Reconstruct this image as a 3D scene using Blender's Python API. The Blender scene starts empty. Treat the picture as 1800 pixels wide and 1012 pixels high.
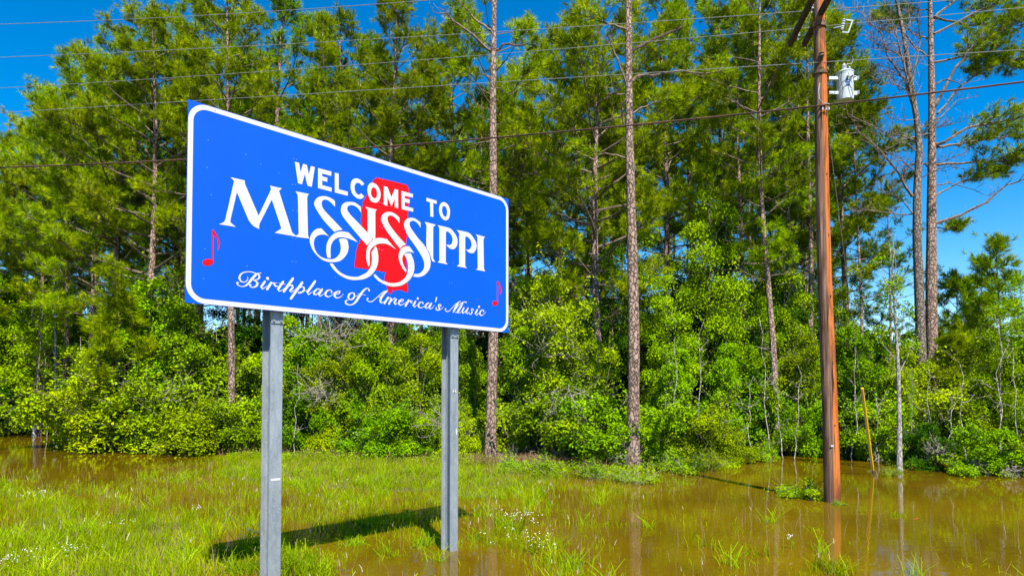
import bpy, bmesh, math, random
import numpy as np
from mathutils import Vector, Matrix
from mathutils.geometry import tessellate_polygon

scene = bpy.context.scene
C = scene.collection
R = math.radians

# ------------------------------------------------------------------ camera
F_PX, TILT, EYE = 1150.0, 0.03, 2.33          # focal length in 1800-px units, upward tilt, eye height
CY = 651.58
cam_d = bpy.data.cameras.new('camera')
cam = bpy.data.objects.new('camera', cam_d); C.objects.link(cam)
cam.location = (0, 0, EYE)
cam.rotation_euler = (math.pi/2 + TILT, 0, 0)
cam_d.sensor_fit = 'HORIZONTAL'; cam_d.sensor_width = 36
cam_d.lens = 36*F_PX/1800
cam_d.shift_y = (CY-506)/1800
cam_d.clip_end = 2000
scene.camera = cam

# ------------------------------------------------------------------ sky, sun, exposure
SUN_DIR = Vector((0.33, -0.95, 0)).normalized()
SUN_EL = R(57)
world = bpy.data.worlds.new('World'); scene.world = world; world.use_nodes = True
wn = world.node_tree.nodes; wl = world.node_tree.links
bg = wn['Background']
sky = wn.new('ShaderNodeTexSky'); sky.sky_type = 'NISHITA'; sky.sun_disc = False
sky.sun_elevation = SUN_EL; sky.sun_rotation = math.atan2(SUN_DIR.x, SUN_DIR.y)
sky.air_density = 1.0; sky.dust_density = 0.0; sky.ozone_density = 2.2; sky.altitude = 800
hs = wn.new('ShaderNodeHueSaturation'); hs.inputs['Saturation'].default_value = 1.52
wl.new(sky.outputs[0], hs.inputs['Color']); wl.new(hs.outputs[0], bg.inputs['Color'])
bg.inputs['Strength'].default_value = 0.085
sun_d = bpy.data.lights.new('sun', 'SUN'); sun_d.energy = 5.0; sun_d.angle = R(0.5); sun_d.color = (1.0, 0.95, 0.86)
sun = bpy.data.objects.new('sun', sun_d); C.objects.link(sun)
sv = Vector((SUN_DIR.x*math.cos(SUN_EL), SUN_DIR.y*math.cos(SUN_EL), math.sin(SUN_EL)))
sun.rotation_euler = sv.to_track_quat('Z', 'Y').to_euler(); sun.location = (0, 0, 60)
scene.view_settings.view_transform = 'Standard'; scene.view_settings.look = 'None'
scene.view_settings.gamma = 1.0; scene.view_settings.use_curve_mapping = False
scene.view_settings.exposure = 1.35
scene.render.engine = 'CYCLES'

# ------------------------------------------------------------------ helpers
def P(px, py, Y):
    """world point that stands Y metres ahead of the viewpoint and shows at (px, py) of the photograph"""
    u = (px-900)/F_PX; v = -(py-CY)/F_PX
    ry = math.cos(TILT)-v*math.sin(TILT); rz = math.sin(TILT)+v*math.cos(TILT)
    t = Y/ry
    return Vector((u*t, Y, EYE+rz*t))

def GX(px, Y):                      # x of a ground point seen in column px at distance Y
    return (px-900)/F_PX*Y*1.0

def tag(o, label=None, cat=None, group=None, kind=None):
    if label: o['label'] = label
    if cat: o['category'] = cat
    if group: o['group'] = group
    if kind: o['kind'] = kind
    return o

def thing(name, label, cat, loc=(0, 0, 0), rotz=0.0, group=None, kind=None):
    o = bpy.data.objects.new(name, None); C.objects.link(o)
    o.location = loc; o.rotation_euler = (0, 0, rotz); o.empty_display_size = .2
    return tag(o, label, cat, group, kind)

def link_mesh(name, me, mat, parent=None, kind=None):
    o = bpy.data.objects.new(name, me); C.objects.link(o)
    if mat is not None and len(me.materials) == 0: me.materials.append(mat)
    if parent is not None: o.parent = parent
    if kind: o['kind'] = kind
    return o

def arr_mesh(name, V, Fq=None, Ft=None, smooth=False):
    """mesh from numpy arrays of vertices, quads and triangles"""
    V = np.asarray(V, dtype=np.float32).reshape(-1, 3)
    me = bpy.data.meshes.new(name)
    parts = []; starts = []; n = 0
    if Fq is not None and len(Fq):
        Fq = np.asarray(Fq, dtype=np.int32).reshape(-1, 4); parts.append(Fq.ravel()); starts.append(np.arange(len(Fq))*4); n = len(Fq)*4
    if Ft is not None and len(Ft):
        Ft = np.asarray(Ft, dtype=np.int32).reshape(-1, 3); parts.append(Ft.ravel()); starts.append(n+np.arange(len(Ft))*3)
    loops = np.concatenate(parts); st = np.concatenate(starts)
    me.vertices.add(len(V)); me.vertices.foreach_set('co', V.ravel())
    me.loops.add(len(loops)); me.loops.foreach_set('vertex_index', loops.astype(np.int32))
    me.polygons.add(len(st)); me.polygons.foreach_set('loop_start', st.astype(np.int32))
    me.polygons.foreach_set('use_smooth', np.full(len(st), bool(smooth)))
    me.update(calc_edges=True)
    return me

class MB:
    """collects boxes, tubes, lathes and prisms into one mesh"""
    def __init__(s): s.v = []; s.q = []; s.t = []; s.n = 0
    def add(s, V, q=(), t=()):
        s.v.append(np.asarray(V, dtype=float).reshape(-1, 3))
        for f in q: s.q.append([i+s.n for i in f])
        for f in t: s.t.append([i+s.n for i in f])
        s.n += len(s.v[-1])
    def box(s, x0, x1, y0, y1, z0, z1):
        V = [(x, y, z) for z in (z0, z1) for y in (y0, y1) for x in (x0, x1)]
        s.add(V, [(0, 2, 3, 1), (4, 5, 7, 6), (0, 1, 5, 4), (2, 6, 7, 3), (0, 4, 6, 2), (1, 3, 7, 5)])
    def bar(s, a, b, w, h, up=(0, 0, 1)):
        a = Vector(a); b = Vector(b); d = (b-a).normalized(); x = d.cross(Vector(up))
        if x.length < 1e-4: x = Vector((1, 0, 0))
        x.normalize(); y = x.cross(d)
        V = [p+x*sx*w/2+y*sy*h/2 for p in (a, b) for sy in (-1, 1) for sx in (-1, 1)]
        s.add([tuple(v) for v in V], [(0, 2, 3, 1), (4, 5, 7, 6), (0, 1, 5, 4), (2, 6, 7, 3), (0, 4, 6, 2), (1, 3, 7, 5)])
    def tube(s, pts, rad, k=6, cap=True):
        pts = [Vector(p) for p in pts]; n = len(pts)
        if not hasattr(rad, '__len__'): rad = [rad]*n
        ref = Vector((0.31, 0.17, 0.94)) if abs((pts[-1]-pts[0]).normalized().z) < .8 else Vector((1, 0.1, 0))
        rings = []; 
        for i, p in enumerate(pts):
            d = (pts[min(i+1, n-1)]-pts[max(i-1, 0)]).normalized()
            x = d.cross(ref).normalized(); y = d.cross(x)
            for j in range(k):
                a = 2*math.pi*j/k
                rings.append(tuple(p+(x*math.cos(a)+y*math.sin(a))*rad[i]))
        q = [(i*k+j, i*k+(j+1) % k, (i+1)*k+(j+1) % k, (i+1)*k+j) for i in range(n-1) for j in range(k)]
        t = []
        if cap:
            rings.append(tuple(pts[0])); rings.append(tuple(pts[-1]))
            t = [(n*k, (j+1) % k, j) for j in range(k)]+[(n*k+1, (n-1)*k+j, (n-1)*k+(j+1) % k) for j in range(k)]
        s.add(rings, q, t)
    def lathe(s, c, prof, k=16, axis=(0, 0, 1)):
        """prof: (radius, height) along axis from c"""
        az = Vector(axis).normalized(); ax = az.orthogonal().normalized(); ay = az.cross(ax); c = Vector(c)
        V = [tuple(c+az*h+(ax*math.cos(2*math.pi*j/k)+ay*math.sin(2*math.pi*j/k))*r) for r, h in prof for j in range(k)]
        n = len(prof)
        q = [(i*k+j, i*k+(j+1) % k, (i+1)*k+(j+1) % k, (i+1)*k+j) for i in range(n-1) for j in range(k)]
        V += [tuple(c+az*prof[0][1]), tuple(c+az*prof[-1][1])]
        t = [(n*k, (j+1) % k, j) for j in range(k)]+[(n*k+1, (n-1)*k+j, (n-1)*k+(j+1) % k) for j in range(k)]
        s.add(V, q, t)
    def build(s, name, mat, parent=None, smooth=False, kind=None):
        me = arr_mesh(name, np.concatenate(s.v), s.q, s.t, smooth)
        return link_mesh(name, me, mat, parent, kind)

def children(o): return [c for c in bpy.data.objects if c.parent == o]
TREE_CH = {}
def copy_tree(root, kids, loc, rotz=0, scale=1.0, label=None, group=None, name=None, squash=1.0):
    """copy a thing together with its parts (kids = [(object, [sub-objects])])"""
    r = root.copy(); C.objects.link(r); r.location = loc; r.rotation_euler = (0, 0, rotz); r.scale = (scale*squash, scale*squash, scale)
    if name: r.name = name
    for k in ('label', 'group'):
        if k in r.keys(): del r[k]
    if label: r['label'] = label
    if group: r['group'] = group
    for ch, subs in kids:
        c = ch.copy(); C.objects.link(c); c.parent = r
        for g in subs:
            d = g.copy(); C.objects.link(d); d.parent = c
    return r

# ------------------------------------------------------------------ materials
def new_mat(name):
    m = bpy.data.materials.new(name); m.use_nodes = True
    nt = m.node_tree; b = nt.nodes['Principled BSDF']
    return m, nt, b
def nd(nt, t, **kw):
    n = nt.nodes.new(t)
    for k, v in kw.items():
        if k in n.inputs: n.inputs[k].default_value = v
        else: setattr(n, k, v)
    return n
def mixc(nt, fac, a, b, blend='MIX'):
    n = nt.nodes.new('ShaderNodeMix'); n.data_type = 'RGBA'; n.blend_type = blend
    for s, v in ((n.inputs[0], fac), (n.inputs[6], a), (n.inputs[7], b)):
        if isinstance(v, bpy.types.NodeSocket): nt.links.new(v, s)
        elif isinstance(v, (tuple, list)): s.default_value = (*v[:3], 1)
        else: s.default_value = v
    return n.outputs[2]
def ramp(nt, src, stops, interp='LINEAR'):
    n = nt.nodes.new('ShaderNodeValToRGB'); n.color_ramp.interpolation = interp
    e = n.color_ramp.elements
    e[0].position = stops[0][0]; e[0].color = (*stops[0][1], 1)
    e[1].position = stops[-1][0]; e[1].color = (*stops[-1][1], 1)
    for p, c in stops[1:-1]:
        x = e.new(p); x.color = (*c, 1)
    nt.links.new(src, n.inputs[0]); return n.outputs[0]
def coords(nt, scale=(1, 1, 1), kind='Object'):
    tc = nt.nodes.new('ShaderNodeTexCoord'); mp = nt.nodes.new('ShaderNodeMapping'); mp.inputs['Scale'].default_value = scale
    nt.links.new(tc.outputs[kind], mp.inputs[0]); return mp.outputs[0]
def bump(nt, b, h, strength=.5, dist=.02):
    n = nt.nodes.new('ShaderNodeBump'); n.inputs['Strength'].default_value = strength; n.inputs['Distance'].default_value = dist
    nt.links.new(h, n.inputs['Height']); nt.links.new(n.outputs[0], b.inputs['Normal'])

def flat_mat(name, col, rough=.5, metal=0.0, spec=.5, nscale=6.0, namt=.12):
    m, nt, b = new_mat(name)
    no = nd(nt, 'ShaderNodeTexNoise', Scale=nscale, Detail=5.0); nt.links.new(coords(nt), no.inputs['Vector'])
    col = tuple(c*.70 for c in col); dark = tuple(c*(1-namt*2) for c in col); lite = tuple(min(1, c*(1+namt)) for c in col)
    nt.links.new(ramp(nt, no.outputs[0], [(.3, dark), (.7, lite)]), b.inputs['Base Color'])
    b.inputs['Roughness'].default_value = rough; b.inputs['Metallic'].default_value = metal
    b.inputs['Specular IOR Level'].default_value = spec
    return m

def leaf_mat(name, c1, c2, c3, transl=.18, rough=.7, spec=.03, tvar=.25, nsc=1.7):
    """foliage: colour differs from leaf to leaf and a little from plant to plant"""
    m, nt, b = new_mat(name)
    c1, c2, c3 = [tuple(x*(.78 if 'grass' in name else .95 if 'needle' in name else .70) for x in c) for c in (c1, c2, c3)]
    geo = nd(nt, 'ShaderNodeNewGeometry'); oi = nd(nt, 'ShaderNodeObjectInfo')
    nz = nd(nt, 'ShaderNodeTexNoise', Scale=nsc, Detail=2.0); nt.links.new(coords(nt), nz.inputs['Vector'])
    nm = nd(nt, 'ShaderNodeMapRange'); nm.inputs[1].default_value = .32; nm.inputs[2].default_value = .68; nt.links.new(nz.outputs[0], nm.inputs[0])
    fm = nd(nt, 'ShaderNodeMix'); fm.inputs[0].default_value = .62; nt.links.new(geo.outputs['Random Per Island'], fm.inputs[2]); nt.links.new(nm.outputs[0], fm.inputs[3])
    col = ramp(nt, fm.outputs[0], [(.05, c1), (.5, c2), (.72, c2), (.95, c3)])
    h = nd(nt, 'ShaderNodeHueSaturation')
    mr = nd(nt, 'ShaderNodeMapRange'); mr.inputs[3].default_value = 1-tvar; mr.inputs[4].default_value = 1+tvar
    nt.links.new(oi.outputs['Random'], mr.inputs[0]); nt.links.new(mr.outputs[0], h.inputs['Value'])
    mh = nd(nt, 'ShaderNodeMapRange'); mh.inputs[3].default_value = .485; mh.inputs[4].default_value = .515
    ml = nd(nt, 'ShaderNodeMath', operation='FRACT'); mm = nd(nt, 'ShaderNodeMath', operation='MULTIPLY'); mm.inputs[1].default_value = 7.31
    nt.links.new(oi.outputs['Random'], mm.inputs[0]); nt.links.new(mm.outputs[0], ml.inputs[0]); nt.links.new(ml.outputs[0], mh.inputs[0])
    nt.links.new(mh.outputs[0], h.inputs['Hue']); nt.links.new(col, h.inputs['Color'])
    nt.links.new(h.outputs[0], b.inputs['Base Color'])
    b.inputs['Roughness'].default_value = rough; b.inputs['Specular IOR Level'].default_value = spec
    tr = nd(nt, 'ShaderNodeBsdfTranslucent')
    h2 = nd(nt, 'ShaderNodeMix', data_type='RGBA', blend_type='MULTIPLY'); h2.inputs[0].default_value = 1
    nt.links.new(h.outputs[0], h2.inputs[6]); h2.inputs[7].default_value = (1.5, 1.25, .4, 1)
    nt.links.new(h2.outputs[2], tr.inputs['Color'])
    mx = nd(nt, 'ShaderNodeMixShader'); mx.inputs[0].default_value = transl
    nt.links.new(b.outputs[0], mx.inputs[1]); nt.links.new(tr.outputs[0], mx.inputs[2])
    nt.links.new(mx.outputs[0], nt.nodes['Material Output'].inputs[0])
    return m

M = {}
M['broad'] = leaf_mat('bright_leaves', (.070, .175, .001), (.255, .460, .001), (.50, .68, .002))
M['broad_yellow'] = leaf_mat('yellow_green_leaves', (.090, .180, .001), (.310, .450, .001), (.55, .66, .002))
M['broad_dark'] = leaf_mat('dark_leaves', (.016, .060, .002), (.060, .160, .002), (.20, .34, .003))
M['needle'] = leaf_mat('pine_needles', (.030, .072, .001), (.215, .335, .001), (.55, .60, .002), transl=.20, rough=.7, spec=.03)
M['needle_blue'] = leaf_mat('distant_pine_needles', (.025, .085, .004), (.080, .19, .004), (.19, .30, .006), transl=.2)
M['candle'] = flat_mat('pine_candles', (.42, .36, .10), .6)
M['grass'] = leaf_mat('grass_blades', (.13, .18, .001), (.32, .41, .001), (.55, .55, .01), transl=.4)
M['grass_green'] = leaf_mat('fresh_grass_blades', (.13, .24, .003), (.27, .42, .004), (.50, .58, .02), transl=.4)
M['seed'] = leaf_mat('seed_heads', (.30, .22, .12), (.55, .48, .34), (.75, .68, .6), transl=.3)
M['dry'] = leaf_mat('dead_grass', (.22, .13, .06), (.38, .25, .13), (.5, .38, .24), transl=.3)
M['petal'] = flat_mat('white_petals', (.85, .85, .82), .6, namt=.03)
M['twig'] = flat_mat('pale_twigs', (.30, .26, .20), .8, nscale=20, namt=.3)
M['deadwood'] = flat_mat('bleached_deadwood', (.36, .31, .25), .8, nscale=20, namt=.25)
M['branch'] = flat_mat('pine_branches', (.20, .14, .10), .85, nscale=12, namt=.35)

def bark(name, c_hi, c_lo, c_gap, sc=(10.5, 10.5, 5.5)):
    m, nt, b = new_mat(name)
    co = coords(nt, sc); c_hi, c_lo, c_gap = [tuple(x*.78 for x in c) for c in (c_hi, c_lo, c_gap)]
    nw = nd(nt, 'ShaderNodeTexNoise', Scale=.9, Detail=6.0); nt.links.new(co, nw.inputs['Vector'])
    add = nd(nt, 'ShaderNodeVectorMath', operation='ADD'); sc2 = nd(nt, 'ShaderNodeVectorMath', operation='SCALE'); sc2.inputs['Scale'].default_value = 1.5
    nt.links.new(nw.outputs['Color'], sc2.inputs[0]); nt.links.new(co, add.inputs[0]); nt.links.new(sc2.outputs[0], add.inputs[1])
    v = nd(nt, 'ShaderNodeTexVoronoi', feature='DISTANCE_TO_EDGE', Scale=1.0); nt.links.new(add.outputs[0], v.inputs['Vector'])
    v2 = nd(nt, 'ShaderNodeTexVoronoi', feature='F1', Scale=1.0); nt.links.new(add.outputs[0], v2.inputs['Vector'])
    plate = mixc(nt, v2.outputs['Color'], c_lo, c_hi)
    gap = ramp(nt, v.outputs['Distance'], [(0, (.95, .95, .95)), (.16, (0, 0, 0))])
    n2 = nd(nt, 'ShaderNodeTexNoise', Scale=8.0, Detail=6.0); nt.links.new(co, n2.inputs['Vector'])
    fine = mixc(nt, .35, plate, ramp(nt, n2.outputs[0], [(.35, c_gap), (.65, tuple(min(1, x*1.3) for x in c_hi))]))
    nt.links.new(mixc(nt, gap, fine, c_gap), b.inputs['Base Color'])
    b.inputs['Roughness'].default_value = .9; b.inputs['Specular IOR Level'].default_value = .2
    hsum = nd(nt, 'ShaderNodeMath', operation='ADD'); hr = nd(nt, 'ShaderNodeMapRange'); hr.inputs[2].default_value = .16
    nt.links.new(v.outputs['Distance'], hr.inputs[0]); nt.links.new(hr.outputs[0], hsum.inputs[0]); nt.links.new(n2.outputs[0], hsum.inputs[1])
    bump(nt, b, hsum.outputs[0], 1.0, .025)
    return m
M['bark'] = bark('pine_bark', (.62, .44, .35), (.24, .145, .11), (.035, .02, .015))
M['bark_grey'] = bark('grey_bark', (.40, .33, .28), (.20, .16, .13), (.05, .035, .03))
M['bark_pale'] = bark('pale_sapling_bark', (.85, .80, .72), (.55, .50, .44), (.20, .17, .13), (20, 20, 5))

def water_mat():
    m, nt, b = new_mat('muddy_flood_water')
    co = coords(nt, (1, 1, 1), 'Object')
    n = nd(nt, 'ShaderNodeTexNoise', Scale=.35, Detail=4.0); nt.links.new(co, n.inputs['Vector'])
    nt.links.new(ramp(nt, n.outputs[0], [(.3, (.070, .043, .0015)), (.7, (.118, .073, .002))]), b.inputs['Base Color'])
    b.inputs['Roughness'].default_value = .02; b.inputs['IOR'].default_value = 1.33
    w = nd(nt, 'ShaderNodeTexNoise', Scale=1.0, Detail=2.0); nt.links.new(coords(nt, (1.2, 4.5, 1)), w.inputs['Vector'])
    w2 = nd(nt, 'ShaderNodeTexNoise', Scale=1.0, Detail=2.0); nt.links.new(coords(nt, (9, 26, 1)), w2.inputs['Vector'])
    s = nd(nt, 'ShaderNodeMath', operation='MULTIPLY_ADD'); s.inputs[1].default_value = .10
    nt.links.new(w2.outputs[0], s.inputs[0]); nt.links.new(w.outputs[0], s.inputs[2])
    bump(nt, b, s.outputs[0], .30, .008)
    return m
M['water'] = water_mat()
def ground_mat():
    m, nt, b = new_mat('mud_and_thatch')
    n = nd(nt, 'ShaderNodeTexNoise', Scale=3.0, Detail=8.0); nt.links.new(coords(nt), n.inputs['Vector'])
    n2 = nd(nt, 'ShaderNodeTexNoise', Scale=40.0, Detail=4.0); nt.links.new(coords(nt, (1, .4, 1)), n2.inputs['Vector'])
    a = ramp(nt, n.outputs[0], [(.35, (.035, .03, .006)), (.65, (.075, .07, .009))])
    nt.links.new(mixc(nt, .5, a, ramp(nt, n2.outputs[0], [(.4, (.05, .035, .012)), (.65, (.12, .10, .02))])), b.inputs['Base Color'])
    b.inputs['Roughness'].default_value = .95; bump(nt, b, n2.outputs[0], .8, .03)
    return m
M['ground'] = ground_mat()
def sheeting(name, col, rough=.55):
    m, nt, b = new_mat(name)
    n = nd(nt, 'ShaderNodeTexNoise', Scale=1.2, Detail=5.0); nt.links.new(coords(nt), n.inputs['Vector'])
    col = tuple(c*.60 for c in col); d = tuple(c*.90 for c in col)
    nt.links.new(ramp(nt, n.outputs[0], [(.35, d), (.7, col)]), b.inputs['Base Color'])
    b.inputs['Roughness'].default_value = rough; b.inputs['Specular IOR Level'].default_value = .15
    return m
M['blue'] = sheeting('blue_sheeting', (.0003, .122, .98))
M['white'] = sheeting('white_sheeting', (.80, .80, .82))
M['red'] = sheeting('red_sheeting', (.83, .003, .008))
M['alu'] = flat_mat('aluminium_edge', (.45, .50, .55), .45, .5)
M['rivet'] = flat_mat('rivet_heads', (.10, .34, .80), .4, .3)
def galv():
    m, nt, b = new_mat('galvanised_steel')
    n = nd(nt, 'ShaderNodeTexVoronoi', feature='F1', Scale=1.0); nt.links.new(coords(nt, (45, 45, 14)), n.inputs['Vector'])
    n2 = nd(nt, 'ShaderNodeTexNoise', Scale=1.0, Detail=6.0); nt.links.new(coords(nt, (9, 9, 2.2)), n2.inputs['Vector'])
    a = ramp(nt, n2.outputs[0], [(.3, (.27, .31, .35)), (.55, (.37, .42, .47)), (.72, (.48, .53, .58))])
    bw = nd(nt, 'ShaderNodeRGBToBW'); nt.links.new(n.outputs['Color'], bw.inputs[0])
    c = mixc(nt, .35, a, ramp(nt, bw.outputs[0], [(.2, (.28, .32, .36)), (.8, (.48, .53, .57))]))
    n3 = nd(nt, 'ShaderNodeTexNoise', Scale=1.0, Detail=3.0); nt.links.new(coords(nt, (16, 16, 75)), n3.inputs['Vector'])
    c = mixc(nt, ramp(nt, n3.outputs[0], [(.63, (0, 0, 0)), (.68, (1, 1, 1))]), c, (.55, .57, .60))
    nt.links.new(mixc(nt, 1.0, c, (.66, .66, .66), 'MULTIPLY'), b.inputs['Base Color'])
    b.inputs['Metallic'].default_value = .35; b.inputs['Roughness'].default_value = .5
    bump(nt, b, n3.outputs[0], .3, .004)
    return m
M['galv'] = galv()
M['bolt'] = flat_mat('zinc_bolts', (.42, .45, .48), .4, .5)
def pole_mat():
    m, nt, b = new_mat('weathered_pole_wood')
    n = nd(nt, 'ShaderNodeTexNoise', Scale=1.0, Detail=7.0, Roughness=.65); nt.links.new(coords(nt, (26, 26, .8)), n.inputs['Vector'])
    n2 = nd(nt, 'ShaderNodeTexNoise', Scale=1.0, Detail=4.0); nt.links.new(coords(nt, (4, 4, .5)), n2.inputs['Vector'])
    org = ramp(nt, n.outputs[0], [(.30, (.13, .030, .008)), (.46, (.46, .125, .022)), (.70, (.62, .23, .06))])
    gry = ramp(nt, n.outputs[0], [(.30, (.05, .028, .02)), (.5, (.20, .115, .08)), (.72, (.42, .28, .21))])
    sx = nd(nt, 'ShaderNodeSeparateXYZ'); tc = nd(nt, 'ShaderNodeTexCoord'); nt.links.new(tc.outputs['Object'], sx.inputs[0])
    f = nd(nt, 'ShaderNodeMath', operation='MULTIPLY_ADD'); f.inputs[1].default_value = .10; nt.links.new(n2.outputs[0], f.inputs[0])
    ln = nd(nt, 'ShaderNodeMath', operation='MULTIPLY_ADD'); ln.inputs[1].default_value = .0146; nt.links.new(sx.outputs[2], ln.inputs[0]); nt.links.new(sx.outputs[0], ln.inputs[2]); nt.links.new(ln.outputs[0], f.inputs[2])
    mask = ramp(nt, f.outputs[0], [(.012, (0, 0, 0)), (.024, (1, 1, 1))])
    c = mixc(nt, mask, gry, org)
    ck = nd(nt, 'ShaderNodeTexNoise', Scale=1.0, Detail=2.0); nt.links.new(coords(nt, (38, 38, .9)), ck.inputs['Vector'])
    c = mixc(nt, ramp(nt, ck.outputs[0], [(.34, (1, 1, 1)), (.39, (0, 0, 0))]), c, (.035, .018, .012))
    pn_ = nd(nt, 'ShaderNodeTexNoise', Scale=1.0, Detail=5.0); nt.links.new(coords(nt, (5, 5, 1.6)), pn_.inputs['Vector'])
    c = mixc(nt, ramp(nt, pn_.outputs[0], [(.50, (0, 0, 0)), (.66, (.7, .7, .7))]), c, (.10, .045, .025))
    wet = nd(nt, 'ShaderNodeMapRange'); wet.inputs[1].default_value = .12; wet.inputs[2].default_value = 1.25
    fz = nd(nt, 'ShaderNodeMath', operation='MULTIPLY_ADD'); fz.inputs[1].default_value = .9; nt.links.new(n.outputs[0], fz.inputs[0]); nt.links.new(sx.outputs[2], fz.inputs[2]); nt.links.new(fz.outputs[0], wet.inputs[0])
    c = mixc(nt, wet.outputs[0], mixc(nt, .72, c, (.030, .010, .006)), c)
    nt.links.new(mixc(nt, 1.0, c, (.80, .76, .72), 'MULTIPLY'), b.inputs['Base Color']); b.inputs['Roughness'].default_value = .85; b.inputs['Specular IOR Level'].default_value = .2
    bump(nt, b, n.outputs[0], .7, .02)
    return m
M['pole'] = pole_mat()
M['arm'] = flat_mat('dark_crossarm_wood', (.085, .055, .035), .9, nscale=14, namt=.35)
M['can'] = flat_mat('pale_grey_enamel', (.60, .68, .72), .35, namt=.06)
M['porcelain'] = flat_mat('porcelain', (.55, .58, .60), .25, namt=.05)
M['iron'] = flat_mat('rusty_hardware', (.20, .11, .06), .8, .2, nscale=30, namt=.4)
M['conductor'] = flat_mat('bare_aluminium_wire', (.42, .42, .40), .5, .4, namt=.1)
M['cable'] = flat_mat('rusty_brown_cable', (.10, .035, .016), .8, nscale=1.5, namt=.45)
M['yellow'] = flat_mat('yellow_plastic', (.98, .60, .01), .45, nscale=8, namt=.12)
M['blueprint'] = flat_mat('blue_stencil', (.03, .12, .50), .6)

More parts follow.
